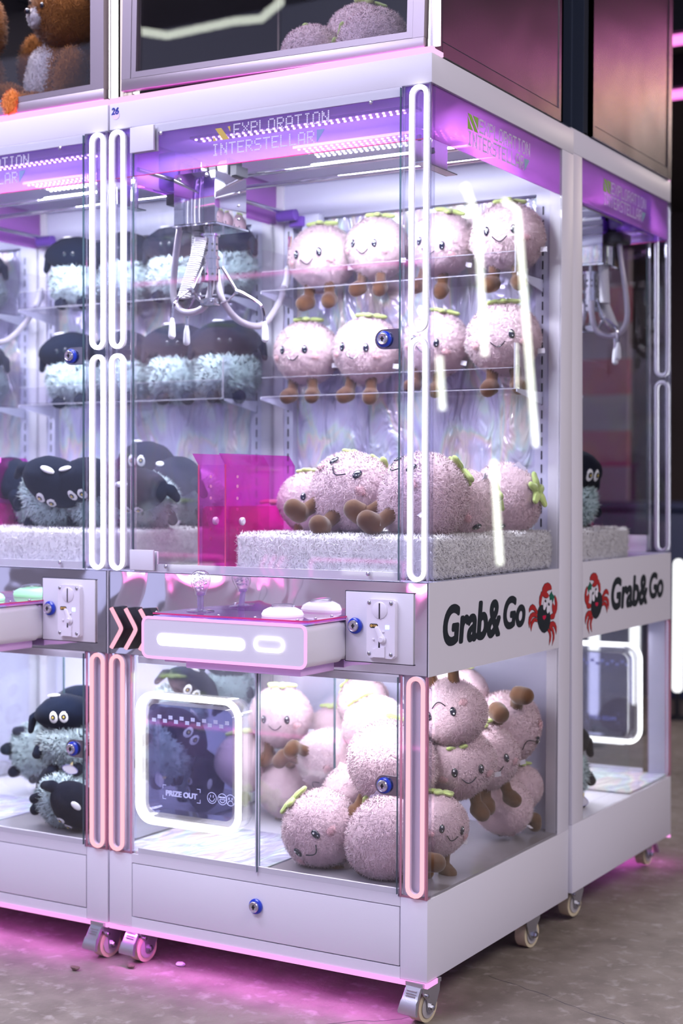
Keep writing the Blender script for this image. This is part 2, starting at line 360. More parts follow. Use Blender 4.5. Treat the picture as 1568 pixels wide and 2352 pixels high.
def blob(fn, sub=4):
    bm = nb(); bmesh.ops.create_icosphere(bm, subdivisions=sub, radius=1.0)
    for v in bm.verts: v.co = fn(v.co.copy())
    me = bpy.data.meshes.new('form'); bm.to_mesh(me); bm.free(); return me
from mathutils import noise as mnoise
def text_mesh(txt, size, offset=0.0, shear=0.0, depth=.0004, fat=0.0):
    cu = bpy.data.curves.new('lettering', 'FONT'); cu.body = txt; cu.size = size; cu.offset = offset; cu.shear = shear; cu.extrude = depth; cu.resolution_u = 6
    o = bpy.data.objects.new('lettering', cu); COL.objects.link(o)
    me = bpy.data.meshes.new_from_object(o.evaluated_get(bpy.context.evaluated_depsgraph_get()))
    bpy.data.objects.remove(o); bpy.data.curves.remove(cu)
    if fat:                                       # embolden: the glyphs repeated around a small circle
        b_ = bmesh.new()
        for k in range(10):
            n0 = len(b_.verts); b_.from_mesh(me); b_.verts.ensure_lookup_table(); a = 2*math.pi*k/10
            for v in b_.verts[n0:]: v.co += Vector((fat*math.cos(a), fat*math.sin(a)*.8, depth*.03*k))
        b_.to_mesh(me); b_.free()
    return me
def fit_text(me, fn, x0, x1, z0, z1, mat):
    """stretch a text mesh into the rectangle and lay it on a surface by fn(a, b, depth)"""
    xs = [v.co.x for v in me.vertices]; ys = [v.co.y for v in me.vertices]; zs = [v.co.z for v in me.vertices]
    a0, a1, b0, b1 = min(xs), max(xs), min(ys), max(ys)
    for v in me.vertices:
        a = x0+(v.co.x-a0)/(a1-a0)*(x1-x0); b = z0+(v.co.y-b0)/(b1-b0)*(z1-z0); v.co = Vector(fn(a, b, v.co.z))
    me.materials.clear(); me.materials.append(MATS[mat]); return me

SPLIT = {'coin_slot', 'coin_return', 'inner_light_bar', 'rear_post', 'side_band', 'slotted_upright', 'shelf_bracket', 'rail', 'door_rail', 'lower_rail', 'glass_rim', 'screw', 'storage_lamp', 'partition_edge', 'chute_wall', 'chute_lip', 'chute_flap',
         'chute_edge', 'thumb_screw', 'mech_screw', 'top_screw', 'band_edge', 'corner_rod', 'column_edge', 'sheet', 'crab_eyes', 'crab_pupils', 'hub', 'axle_bolt', 'tray_edge', 'valance_edge', 'coiled_lead', 'under_tray'}
def split_islands(o):
    """each loose piece of a part becomes a part of its own under the same parent"""
    b_ = bmesh.new(); b_.from_mesh(o.data); seen = set(); isl = []
    for v in b_.verts:
        if v.index in seen: continue
        st = [v]; seen.add(v.index); cur = [v.index]
        while st:
            q = st.pop()
            for e in q.link_edges:
                t = e.other_vert(q)
                if t.index not in seen: seen.add(t.index); st.append(t); cur.append(t.index)
        isl.append(set(cur))
    if len(isl) > 1:
        for k, keep in enumerate(isl):
            c = b_.copy(); c.verts.ensure_lookup_table(); bmesh.ops.delete(c, geom=[v for v in c.verts if v.index not in keep], context='VERTS')
            me = bpy.data.meshes.new(o.data.name); c.to_mesh(me); c.free(); me.materials.append(o.data.materials[0])
            if o.data.polygons[0].use_smooth: me.set_sharp_from_angle(angle=R(38))
            if k == 0: o.data = me
            else:
                p = o.copy(); p.data = me; COL.objects.link(p)
    b_.free()
def split_all():
    for o in list(bpy.data.objects):
        if o.type == 'MESH' and o.parent and not o.get('kind') and o.name.split('.')[0] in SPLIT and o.data.users == 1: split_islands(o)

# ------------------------------------------------------------------ the room
W, D, H = .768, .702, 1.75
def struct(name, bm, mat):
    o = obj(name, bm, mat); o['kind'] = 'structure'; return o
bm = nb(); box(bm, -9, 8, -9, 12, -.28, -.08); struct('floor', bm, 'concrete')
bm = nb(); box(bm, -9, 8, -3.5, 12, 3.22, 3.4); struct('ceiling', bm, 'ceiling_dark')
bm = nb(); box(bm, -9, 8, 9.6, 9.8, -.08, 3.22); struct('wall_back', bm, 'wall_dark')
bm = nb(); box(bm, 3.06, 3.2, 3.0, 9.6, -.08, 3.22); struct('wall_right', bm, 'wall_dark')
bm = nb(); box(bm, -4.2, -4.0, .9, 9.6, -.08, 3.22); struct('wall_left', bm, 'wall_dark')
b_ = nb(); g_ = random.Random(5)
for p0, p1 in (((-.30, -.22), (-.02, .05)), ((-.02, .33), (.32, .20)), ((.32, .20), (.62, .34))):
    n_ = 14; P = []
    for k in range(n_+1):
        t = k/n_; P.append((p0[0]+(p1[0]-p0[0])*t+g_.uniform(-.006, .006), p0[1]+(p1[1]-p0[1])*t+g_.uniform(-.006, .006), -.0805))
    tube(b_, P, [.0008+.0004*g_.random() for _ in P], 4)
o = obj('floor_crack', b_, 'dark_gap', bpy.data.objects['floor'], kind='stuff')
# beams with pink light lines across the hall ceiling
for i, (yy, zz) in enumerate(((3.95, 2.90), (4.83, 2.90))):
    t = empty('ceiling_beam', (-.6, yy, zz), label=('nearer' if i == 0 else 'farther')+' black ceiling beam with a pink light line, at the right edge', cat='beam', group='lit beams across the ceiling')
    bx('beam', 'beam_black', t, -3.2, 2.2, -.05, .12, .03, .20)
    b_ = nb(); tube(b_, [(-3.2, -.03, 0), (2.2, -.03, 0)], .022, 10); obj('light_line', b_, 'ceiling_pink', t)
bx_ = nb(); tube(bx_, [(3.0, 3.35, 2.84), (1.76, 3.67, 2.84), (1.46, 3.78, 2.84), (1.20, 4.02, 2.84), (.93, 4.16, 2.84), (.3, 4.5, 2.84)], .028, 10)
tag(obj('pink_light_tube', bx_, 'ceiling_pink'), 'pink light tube zigzagging under the hall ceiling, mirrored in the bronze side panels', 'lamp')
b_ = nb(); sphere(b_, (1.19, 4.5, 2.86), .07); tag(obj('warm_ceiling_lamp', b_, 'warm_lamp'), 'warm round ceiling lamp, mirrored gold in the far bronze side panel', 'lamp')
# white hexagon lights: on the right wall and under the ceiling behind the viewer (seen as reflections in the glass)
for pts, lab in (([(3.0, 6.92, 2.9), (3.0, 7.13, 2.88), (3.0, 7.48, 1.25)], 'white light tube bent downwards on the right wall'),
                 ([(3.0, 6.30, 2.9), (3.0, 6.49, 2.72), (3.0, 6.62, 1.83)], 'short white light tube on the right wall'),
                 ([(3.0, 6.77, 1.13), (3.0, 6.88, .43)], 'low straight white light tube on the right wall'),
                 ([(3.0, 5.95, 1.77), (3.0, 6.00, 1.44)], 'smallest white light tube on the right wall')):
    b_ = nb(); tube(b_, pts, .022, 8); tag(obj('wall_light_tube', b_, 'ceiling_white'), lab+', mirrored in the side glass', 'lamp', 'white light tubes on the right wall')
b_ = nb(); tube(b_, [(-3.0, -2.853, 3.0), (-2.917, -3.0, 3.0), (-2.53, -2.98, 3.0), (-2.41, -3.01, 3.0), (-2.21, -2.86, 3.0)], .018, 8)
tag(obj('ceiling_light_tube', b_, 'ceiling_white'), 'white light tube zigzagging under the ceiling, mirrored in the upper cabinet glass', 'lamp')
# background kiosk with three upright white lights, striped drape and timber wall far behind
t = empty('kiosk', (-.9, 4.6, -.08), rot=(0, 0, R(5)), label='dark navy kiosk behind the machines at the right edge', cat='kiosk')
bx('body', 'kiosk_navy', t, -1.5, .55, .0, .6, 0, .92, bev=.02); bx('counter', 'kiosk_navy', t, -1.55, .60, -.05, .65, .92, .96, bev=.01)
for x, y in ((-.873, 3.12), (-.841, 3.50), (-.816, 3.99)):
    t = empty('light_post', (x, y, -.08), label={3.12: 'nearest', 3.50: 'middle', 3.99: 'farthest'}[y]+' of the white light posts standing on the floor behind the machines', cat='lamp', group='white light posts behind the machines')
    b_ = nb(); tube(b_, *capsule([(0, 0, .14), (0, 0, .69)], [.021, .021]), seg=12); obj('tube', b_, 'kiosk_white', t)
    b_ = nb(); lathe(b_, [(.05, 0), (.05, .012), (.012, .02), (.012, .125)], (0, 0, 0)); obj('foot', b_, 'black', t)
t = empty('striped_drape', (-2.0, 5.5, -.08), label='pink and white striped drape hanging far behind the rear machine', cat='drape')
for x in (-.5, .37): bx('pole', 'black', t, x, x+.03, .03, .06, 0, 2.36)
for k in range(9):
    bx('stripe', 'stripe_pink' if k % 2 else 'stripe_white', t, -.5, .40, 0, .03, .55+k*.2, .75+k*.2)
b_ = nb()
for k in range(14): box(b_, -1.45+k*.22, -1.25+k*.22, 8.9, 9.0, -.08, 2.2)
tag(obj('slatted_screen', b_, 'wood_warm'), 'warm brown slatted screen far behind at the right edge', 'screen')
# bits on the floor
for (x, y), m_, lab in (((-.784, -.093), 'leaf_dry', 'small dry brown leaf crumb on the floor left of the casters'), ((-.61, .0435), 'tag_paper', 'pale scrap of paper on the floor behind the left front caster'),
                   ((-.694, -.02), 'leaf_dry', 'dark crumb on the floor below the left front caster')):
    b_ = nb(); sphere(b_, (x, y, -.075), .009, 1.2, .8, .5, 2); 
    for v in b_.verts: v.co += Vector(mnoise.noise_vector(v.co*150))*.003; v.co.z = max(v.co.z, -.0799)
    tag(obj('floor_crumb', b_, m_), lab, 'debris', 'crumbs on the floor')

# ------------------------------------------------------------------ lettering on the valance
GL = {'E': '11111 10000 10000 11110 10000 10000 11111', 'X': '10001 10001 01010 00100 01010 10001 10001', 'P': '11110 10001 10001 11110 10000 10000 10000', 'L': '10000 10000 10000 10000 10000 10000 11111',
      'O': '01110 10001 10001 10001 10001 10001 01110', 'R': '11110 10001 10001 11110 10100 10010 10001', 'A': '01110 10001 10001 10001 11111 10001 10001', 'T': '11111 00100 00100 00100 00100 00100 00100',
      'I': '01110 00100 00100 00100 00100 00100 01110', 'N': '10001 11001 11001 10101 10011 10011 10001', 'S': '01111 10000 10000 01110 00001 00001 11110'}
def dot_text(bm, txt, fn, a0, a1, z0, z1, fill=.40):
    n = len(txt)*6-1; px = (a1-a0)/n; pz = (z1-z0)/7
    for i, ch in enumerate(txt):
        for r_, row in enumerate(GL[ch].split()):
            for c_, v in enumerate(row):
                if v == '1':
                    a = a0+(i*6+c_+.5)*px; z = z1-(r_+.5)*pz
                    prism(bm, [(a-px*fill, z-pz*fill), (a+px*fill, z-pz*fill), (a+px*fill, z+pz*fill), (a-px*fill, z+pz*fill)], fn, .0004)
CRAB = {'body':[(0.5324,0.6844),(0.5429,0.6827),(0.5466,0.6714),(0.557,0.6769),(0.5623,0.678),(0.5652,0.6632),(0.5749,0.6681),(0.5794,0.6643),(0.584,0.6556),(0.5833,0.6438),(0.5773,0.6317),(0.5651,0.6236),(0.551,0.6209),(0.537,0.6245),(0.5229,0.6338),(0.5132,0.6469),(0.5104,0.6594),(0.5119,0.6717),(0.5204,0.6807)],
'clawL':[(0.5684,0.7304),(0.5809,0.7269),(0.589,0.7209),(0.59,0.7146),(0.574,0.7144),(0.5652,0.7125),(0.5635,0.7091),(0.5706,0.7052),(0.576,0.7021),(0.5708,0.6983),(0.5602,0.6975),(0.5496,0.6995),(0.5408,0.7042),(0.5371,0.7113),(0.5396,0.7208),(0.5508,0.7285)],
'armL':[(0.5319,0.7126),(0.538,0.7112),(0.5408,0.7042),(0.5348,0.6963),(0.5315,0.6841),(0.5238,0.6818),(0.5211,0.6889),(0.5226,0.6984),(0.5234,0.7025),(0.5285,0.7063)],
'clawR':[(0.6092,0.7005),(0.6175,0.6934),(0.6232,0.6825),(0.6225,0.6691),(0.6163,0.6611),(0.6109,0.6587),(0.6019,0.66),(0.5954,0.6674),(0.5934,0.6773),(0.5969,0.6848),(0.607,0.6765),(0.6114,0.6804),(0.6085,0.6918),(0.6066,0.6975)],
'armR':[(0.584,0.6577),(0.5982,0.6609),(0.6127,0.6592),(0.6092,0.6525),(0.6039,0.6486),(0.5895,0.6486),(0.5841,0.6514)],
'legL1':[(0.512,0.6662),(0.5051,0.6653),(0.4947,0.6742),(0.4845,0.6776),(0.4761,0.6765),(0.4677,0.6719),(0.4668,0.6788),(0.4734,0.6851),(0.486,0.688),(0.498,0.6835),(0.5119,0.6717)],
'legL2':[(0.5104,0.6574),(0.4984,0.661),(0.4865,0.6611),(0.4781,0.6556),(0.4732,0.6485),(0.4683,0.6387),(0.4639,0.6506),(0.4662,0.6605),(0.4762,0.668),(0.4897,0.6704),(0.5034,0.6674),(0.5104,0.6608)],
'legL3':[(0.5106,0.6485),(0.4969,0.6508),(0.4867,0.6455),(0.4818,0.6384),(0.4785,0.6305),(0.4747,0.6403),(0.4774,0.6496),(0.4866,0.6564),(0.4984,0.6582),(0.5105,0.6546)],
'legR1':[(0.5834,0.6424),(0.6004,0.6429),(0.6131,0.6381),(0.6205,0.6291),(0.6207,0.6199),(0.6181,0.6131),(0.6134,0.6226),(0.6042,0.6311),(0.5934,0.6333),(0.5826,0.6369)],
'legR2':[(0.5799,0.6378),(0.5934,0.6333),(0.6025,0.6249),(0.6081,0.6146),(0.6074,0.6034),(0.5951,0.5897),(0.5985,0.6007),(0.6001,0.611),(0.5945,0.6213),(0.5846,0.6263),(0.5764,0.6318)],
'legR3':[(0.5721,0.6279),(0.5792,0.6281),(0.5864,0.6219),(0.5902,0.6118),(0.5868,0.6009),(0.5781,0.5919),(0.5797,0.6015),(0.5813,0.6105),(0.5776,0.6185),(0.5704,0.6239)],
'bottle':[(0.5901,0.7104),(0.5947,0.7038),(0.6066,0.6975),(0.596,0.6852),(0.5923,0.6928),(0.5815,0.6921),(0.5787,0.702)],
'mouth':[(0.5381,0.6589),(0.5468,0.66),(0.5582,0.6595),(0.5566,0.6541),(0.5479,0.6502),(0.5408,0.6531)],
'eyeL':[(0.5523,0.6945),(0.5576,0.6914),(0.5583,0.6865),(0.5573,0.6797),(0.5536,0.6744),(0.5475,0.671),(0.5427,0.6751),(0.542,0.682),(0.5437,0.6888)],
'eyeR':[(0.5719,0.6867),(0.5773,0.6833),(0.5779,0.677),(0.5766,0.6701),(0.5732,0.6647),(0.5661,0.6628),(0.5621,0.6669),(0.5615,0.6732),(0.564,0.6813)],
'pupL':[(0.5541,0.6951),(0.5582,0.6914),(0.5568,0.6877),(0.5515,0.6884),(0.5483,0.692)],
'pupR':[(0.5719,0.6871),(0.5773,0.6833),(0.5764,0.6791),(0.5702,0.6799),(0.5678,0.6839)]}
def inflate(poly, k):
    cx_ = sum(p[0] for p in poly)/len(poly); cz_ = sum(p[1] for p in poly)/len(poly); out = []
    n = len(poly); area2 = sum(poly[i][0]*poly[(i+1) % n][1]-poly[(i+1) % n][0]*poly[i][1] for i in range(n)); sg = 1 if area2 > 0 else -1
    for i in range(n):
        a, b, c = poly[i-1], poly[i], poly[(i+1) % n]
        e1 = Vector((b[0]-a[0], b[1]-a[1])).normalized(); e2 = Vector((c[0]-b[0], c[1]-b[1])).normalized()
        nrm = (Vector((e1.y, -e1.x))+Vector((e2.y, -e2.x)))*sg
        if nrm.length < .2: nrm = Vector((e1.y, -e1.x))*sg
        nrm.normalize(); out.append((b[0]+nrm.x*k, b[1]+nrm.y*k))
    return out

# ------------------------------------------------------------------ the machine
def neon_loop(x, z0, z1, rx, parent, mat, y=-.006):
    P = []
    for k in range(9): a = R(180-180*k/8); P.append((x+rx*math.cos(a), y, z1-rx+rx*math.sin(a)))
    for k in range(9): a = R(0-180*k/8); P.append((x+rx*math.cos(a), y, z0+rx+rx*math.sin(a)))
    b_ = nb(); tube(b_, P, .0041, 8, closed=True); o = obj('neon_tube', b_, mat, parent)
    b_ = nb(); tube(b_, [(p[0], p[1]+.0068, p[2]) for p in P], .0050, 8, closed=True, sq=.9); j = obj('jacket', b_, 'jacket', parent)
    return o
def lock(parent, x, y, z, name='lock', plate=None, ang=0):
    l = nb(); lathe(l, [(.0145, 0), (.0155, .0015), (.0155, .005), (.0130, .0075), (.0110, .008)], (x, y, z), '-y', 28); o = obj(name, l, 'blue_ring', parent)
    l = nb(); lathe(l, [(.0108, .004), (.0110, .0115), (.0098, .013), (.0090, .0125), (.0, .0125)], (x, y, z), '-y', 28); obj('key_face', l, 'key_face', o, label='round keyhole face')
    l = nb(); box(l, x-.0012, x+.0012, y-.0135, y-.0125, z-.0045, z+.0045); box(l, x-.003, x+.003, y-.0135, y-.0125, z-.001, z+.0015); obj('keyhole', l, 'black', o)
    if plate:
        l = nb(); prism(l, rrect(x-.021, x+plate, z-.019, z+.019, .014) if plate < .0 else [(x+plate, z-.019), (x+plate, z+.019)]+[(x-.003-.019*math.sin(t), z+.019*math.cos(t)) for t in [math.pi*k/10 for k in range(11)]], lambda a, b, d: (a, y+.003+d, b), -.003)
        obj('lock_plate', l, 'steel', parent)
    return o
def caster(parent, x, y, brake, rotz, label=None):
    c = empty('caster', (x, y, -.08), (0, 0, rotz)); c.parent = parent
    b_ = nb(); cyl(b_, (-.013, 0, .030), .030, .026, 'x', 32); 
    obj('wheel', b_, 'wheel_rubber', c)
    b_ = nb(); lathe(b_, [(.0, -.0002), (.019, -.0002), (.0215, .002), (.0, .002)], (.013, 0, .030), 'x', 24); lathe(b_, [(.0, -.0002), (.019, -.0002), (.0215, .002), (.0, .002)], (-.013, 0, .030), '-x', 24); obj('hub', b_, 'wheel_hub', c)
    b_ = nb()
    for s in (-1, 1):
        prism(b_, [(-.026, .074), (.032, .074), (.030, .055), (.016, .026), (.006, .018), (-.007, .022), (-.010, .045), (-.024, .060)], lambda a, b, d: (s*(.0165+d), a, b), .0025)
    box(b_, -.020, .020, -.028, .034, .072, .0795); cyl(b_, (0, 0, .066), .016, .008, 'z', 20)
    obj('fork', b_, 'zinc', c)
    b_ = nb(); lathe(b_, [(.008, 0), (.008, .004), (.0052, .004), (.0052, .008), (.003, .009)], (.019, 0, .030), 'x', 6); lathe(b_, [(.008, 0), (.008, .004), (.0052, .008)], (-.019, 0, .030), '-x', 6); lathe(b_, [(.004, 0), (.004, .004), (.002, .005)], (.019, -.014, .055), 'x', 12)
    obj('axle_bolt', b_, 'steel', c)
    if brake:
        pf = [(-.020, .074), (-.030, .072), (-.037, .060), (-.041, .052), (-.046, .048), (-.052, .030), (-.050, .024), (-.046, .024), (-.045, .032), (-.036, .050), (-.028, .062), (-.020, .064)]
        b_ = nb()
        prism(b_, pf, lambda a, b, d: ((-.017+d)*(1+max(0, (.055-b))*9), a, b), .034)
        for zz in (.066, .061, .057): 
            yy = -.034-(.068-zz)*.45; box(b_, -.011, .011, yy-.0014, yy+.002, zz-.0010, zz+.0010)
        obj('brake_pedal', b_, 'zinc', c)
    return c
def machine(name, label, dark_back=False):
    T = empty(name, label=label, cat='claw machine', group='white claw machines')
    # --- base with drawer
    b_ = nb()
    box(b_, -W, -.707, 0, D, 0, .158, bev=.0015); box(b_, -.0585, 0, 0, D, 0, .158, bev=.0015)
    box(b_, -.707, -.0585, 0, D, .139, .158); box(b_, -.707, -.0585, 0, D, 0, .0225); box(b_, -.707, -.0585, .012, D, .02, .15)
    obj('base', b_, 'paint', T)
    dr = bx('drawer', 'paint', T, -.7052, -.0603, -.0004, .012, .0245, .1372, bev=.001)
    lock(dr, -.3878, 0, .0919, 'drawer_lock')
    # frames: rear posts, header, band
    b_ = nb(); box(b_, -.030, 0, .6355, D, .158, 1.694, bev=.0012); box(b_, -W, -W+.030, .6355, D, .158, 1.694, bev=.0012)
    obj('rear_post', b_, 'paint', T)
    b_ = nb(); box(b_, -W, 0, 0, D, 1.694, H, bev=.002); obj('header', b_, 'paint', T)
    b_ = nb(); box(b_, -W, -.7640, .0, .6355, .5812, .759); box(b_, -.0042, 0, .0, .6355, .5812, .759); obj('side_band', b_, 'paint_gloss', T)
    b_ = nb(); box(b_, -.7640, -.0042, .006, D-.02, .5812, .592); box(b_, -.7640, -.0042, .006, .04, .745, .759); box(b_, -.7640, -.0042, .33, D-.02, .745, .759); box(b_, -.492, -.0042, .04, .33, .745, .759)
    obj('deck', b_, 'inner_paint', T)
    # --- back panels
    b_ = nb(); box(b_, -.738, -.030, .672, .700, .158, 1.694); obj('back_panel', b_, 'inner_paint', T)
    b_ = nb(); box(b_, -.738, -.712, .640, .672, .76, 1.60); box(b_, -.064, -.030, .640, .672, .76, 1.60)
    box(b_, -.738, -.030, .64, .672, 1.60, 1.694)
    obj('slotted_upright', b_, 'inner_paint', T)
    b_ = nb()
    for k in range(26):
        z = .80+k*.0305
        for xx in (-.7255, -.0470): box(b_, xx-.0016, xx+.0016, .6388, .6405, z-.0095, z+.0095)
        box(b_, -.0304, -.0296, .668, .6710, z-.009, z+.009)
    obj('slots', b_, 'dark_gap', T, kind='stuff')
    b_ = nb(); q = []
    NX, NZ = 36, 40
    for i in range(NX+1):
        for j in range(NZ+1):
            x = -.712+(.648*i/NX); z = .80+.80*j/NZ
            d = mnoise.noise(Vector((x*9, z*4, 2.0)))*.006+mnoise.noise(Vector((x*22+z*9, z*7, 7.0)))*.0025
            q.append(b_.verts.new((x, .660+d, z)))
    for i in range(NX):
        for j in range(NZ): b_.faces.new((q[i*(NZ+1)+j], q[(i+1)*(NZ+1)+j], q[(i+1)*(NZ+1)+j+1], q[i*(NZ+1)+j+1]))
    obj('iridescent_film', b_, 'holo_film', T)
    # --- shelves
    for z in (1.4075, 1.155):
        b_ = nb(); box(b_, -.712, -.05, .50, .655, z, z+.004); box(b_, -.712, -.05, .498, .501, z, z+.045)
        for x in (-.712, -.0535): box(b_, x, x+.003, .50, .655, z, z+.10)
        obj('shelf_tray', b_, 'acrylic_shelf', T)
        b_ = nb(); box(b_, -.712, -.05, .4975, .5015, z+.0455, z+.0465); box(b_, -.712, -.05, .4965, .4979, z-.0005, z+.001); box(b_, -.053, -.050, .498, .5, z, z+.10); obj('tray_edge', b_, 'edge_bright', T)
        b_ = nb()
        for x in (-.716, -.048): prism(b_, [(.655, z-.03), (.655, z), (.50, z), (.50, z-.006)], lambda a, b, d: (x+d, a, b), .002)
        obj('shelf_bracket', b_, 'inner_paint', T)
    # --- ceiling lamps
    b_ = nb(); box(b_, -.74, -.03, .01, .66, 1.684, 1.694); obj('inner_ceiling', b_, 'inner_paint', T)
    for y0, y1, rows in ((.058, .094, 2), (.24, .34, 5)):
        lamp = bx('led_panel', 'steel' if rows == 2 else 'inner_paint', T, -.60 if rows == 2 else -.46, -.07, y0, y1, 1.668, 1.674)
        b_ = nb(); n = 34 if rows == 2 else 27
        for r_ in range(rows):
            for k in range(n):
                x = (-.59 if rows == 2 else -.45)+(.51 if rows == 2 else .37)*(k+.5*(r_ % 2))/n; y = y0+(y1-y0)*(r_+.5)/rows
                lathe(b_, [(.0030, 0), (.0030, .0012), (.0015, .002)], (x, y, 1.6675), 'z', 8)
                
        for v in b_.verts: v.co.z = 1.668-(v.co.z-1.6675)
        obj('led', b_, 'led_dot', lamp, kind='stuff')
    area('led_light', (-.36, .076, 1.664), (.56, .05), 9.0, (.88, .89, 1.0), rot=(R(28), 0, 0), parent=T)
    area('led_light', (-.27, .29, 1.664), (.38, .10), 6.5, (.84, .87, 1.0), parent=T)
    area('storage_light', (-.38, .050, .574), (.62, .06), 5.0, (.93, .91, 1.0), rot=(R(34), 0, 0), parent=T)
    area('storage_light', (-.38, .36, .578), (.62, .16), 2.8, (.90, .90, 1.0), parent=T)
    b_ = nb(); box(b_, -.70, -.06, .02, .08, .576, .581); box(b_, -.70, -.06, .28, .44, .579, .581); obj('storage_lamp', b_, 'inner_paint', T)
    # --- rails and gantry
    b_ = nb()
    for y, z in ((.300, 1.640), (.385, 1.632)): tube(b_, [(-.70, y, z), (-.03, y, z)], .0058, 12)
    for x in (-.715,): tube(b_, [(x, .03, 1.612), (x, .62, 1.612)], .005, 12)
    obj('rail', b_, 'chrome', T)
    b_ = nb(); box(b_, -.055, -.052, .03, .17, 1.555, 1.625); box(b_, -.055, -.030, .03, .17, 1.555, 1.557)
    for yy, zz in ((.05, 1.607), (.105, 1.593), (.078, 1.60)): lathe(b_, [(.006, 0), (.006, .003), (.003, .006)], (-.052, yy, zz), 'x', 6)
    obj('rail_bracket', b_, 'steel', T)
    b_ = nb(); box(b_, -.70, -.66, .60, .635, 1.575, 1.60, bev=.003); cyl(b_, (-.72, .585, 1.60), .014, .05, 'x', 16); obj('rail_motor', b_, 'motor_purple', T)
    b_ = nb(); box(b_, -.67, -.62, .61, .638, 1.55, 1.605, bev=.004); obj('motor_bracket', b_, 'inner_paint', T)
    # --- valances
    b_ = nb(); box(b_, -.760, -.0085, .0055, .0080, 1.593, 1.694); obj('front_valance', b_, 'valance_clear', T)
    b_ = nb(); box(b_, -.760, -.0085, .0052, .0083, 1.5920, 1.5932); obj('valance_edge', b_, 'edge_magenta', T)
    b_ = nb(); box(b_, -.0085, -.0060, .0085, .6355, 1.594, 1.694); obj('side_valance', b_, 'valance_frost', T)
    b_ = nb(); box(b_, -W+.0060, -W+.0085, .0085, .6355, 1.594, 1.694); obj('side_valance', b_, 'valance_frost', T)
    fy = lambda a, b, d: (a, .0050-d, b)
    b_ = nb(); dot_text(b_, 'EXPLORATION', fy, -.452, -.226, 1.6475, 1.672, .38); dot_text(b_, 'INTERSTELLAR', fy, -.505, -.260, 1.612, 1.6365, .38)
    obj('lettering', b_, 'letter', T, label='pale dotted lettering on the purple front strip')
    b_ = nb(); prism(b_, [(-.497, 1.667), (-.482, 1.667), (-.462, 1.6425), (-.478, 1.6425)], fy, .0006); prism(b_, [(-.466, 1.668), (-.4595, 1.668), (-.4595, 1.657)], fy, .0006); prism(b_, [(-.5015, 1.6425), (-.494, 1.6425), (-.5015, 1.653)], fy, .0006)
    obj('emblem', b_, 'gold_print', T, label='gold slanted emblem')
    b_ = nb(); prism(b_, [(-.254, 1.6365), (-.236, 1.6365), (-.254, 1.612)], fy, .0006); obj('corner_mark', b_, 'slate_print', T)
    for sx, f_ in ((1, lambda a, b, d: (-.0058+d, a, b)), (-1, lambda a, b, d: (-W+.0058-d, a, b))):
        # on the right side the text runs front to back, on the left side back to front
        m_ = (lambda a: a) if sx > 0 else (lambda a: .65-a)
        fs = (lambda a, b, d, f_=f_, m_=m_: f_(m_(a), b, d))
        b_ = nb(); dot_text(b_, 'EXPLORATION', fs, .218, .468, 1.645, 1.6735, .45); dot_text(b_, 'INTERSTELLAR', fs, .165, .437, 1.611, 1.640, .45); obj('lettering', b_, 'letter', T, label='pale dotted lettering on the purple side strip')
        b_ = nb(); prism(b_, [(.165, 1.673), (.181, 1.673), (.212, 1.643), (.196, 1.643)], fs, .0006); prism(b_, [(.188, 1.673), (.212, 1.673), (.212, 1.650)], fs, .0006); prism(b_, [(.165, 1.666), (.165, 1.643), (.188, 1.643)], fs, .0006); obj('emblem', b_, 'lime_print', T, label='lime green slanted emblem')
        b_ = nb(); prism(b_, [(.440, 1.637), (.466, 1.637), (.440, 1.611)], fs, .0006); obj('corner_mark', b_, 'teal_print', T)
    # --- glass panes
    bx('side_glass', 'glass', T, -.0042, -.0012, .0145, .6355, .759, 1.694); bx('side_glass', 'glass', T, -W+.0012, -W+.0042, .0145, .6355, .759, 1.694)
    bx('lower_side_glass', 'glass', T, -.0042, -.0012, .0335, .6355, .158, .5812); bx('lower_side_glass', 'glass', T, -W+.0012, -W+.0042, .0335, .6355, .158, .5812)
    dg = bx('glass_door', 'glass', T, -.7000, -.0640, -.0065, -.0015, .762, 1.691)
    b_ = nb(); box(b_, -.0640, -.0628, -.0067, -.0013, .762, 1.691); box(b_, -.7010, -.7000, -.0067, -.0013, .762, 1.691); obj('glass_rim', b_, 'glass_edge', dg)
    b_ = nb(); box(b_, -.7000, -.0636, .0, .0045, 1.676, 1.694); box(b_, -.7000, -.0636, -.0005, .005, .760, .7765); obj('door_rail', b_, 'paint', T)
    b_ = nb()
    for x, z in ((-.626, 1.6705), (-.126, 1.6705), (-.612, .7725), (-.128, .7725)): lathe(b_, [(.0042, 0), (.0042, .002), (.002, .0035)], (x, -.0065, z), '-y', 16)
    obj('screw', b_, 'key_face', dg)
    for z0, z1 in ((1.637, 1.690), (.763, .806)):
        b_ = nb(); box(b_, -.7030, -.6410, -.013, -.0068, z0, z1, bev=.0012); box(b_, -.7030, -.6390, -.0012, .004, z0, z1-.003, bev=.001); obj('hinge_clamp', b_, 'paint', T)
    lk = lock(T, -.0934, -.0065, 1.2197, 'door_lock', plate=.0285)
    # lower panes
    b_ = nb(); box(b_, -.6900, -.3875, -.0050, -.0015, .163, .578); p1 = obj('lower_pane', b_, 'glass', T)
    dl = bx('lower_door', 'glass', T, -.3835, -.0640, -.0065, -.0025, .163, .578)
    b_ = nb(); box(b_, -.0640, -.0628, -.0067, -.0022, .163, .578); box(b_, -.3842, -.3835, -.0067, -.0022, .163, .578); obj('glass_rim', b_, 'glass_edge', dl)
    b_ = nb(); box(b_, -.3872, -.3846, -.0065, .004, .160, .578); obj('divider_bar', b_, 'edge_bright', T)
    b_ = nb(); box(b_, -.690, -.0636, .0, .006, .158, .172); box(b_, -.690, -.0636, .0, .006, .566, .582); obj('lower_rail', b_, 'paint', T)
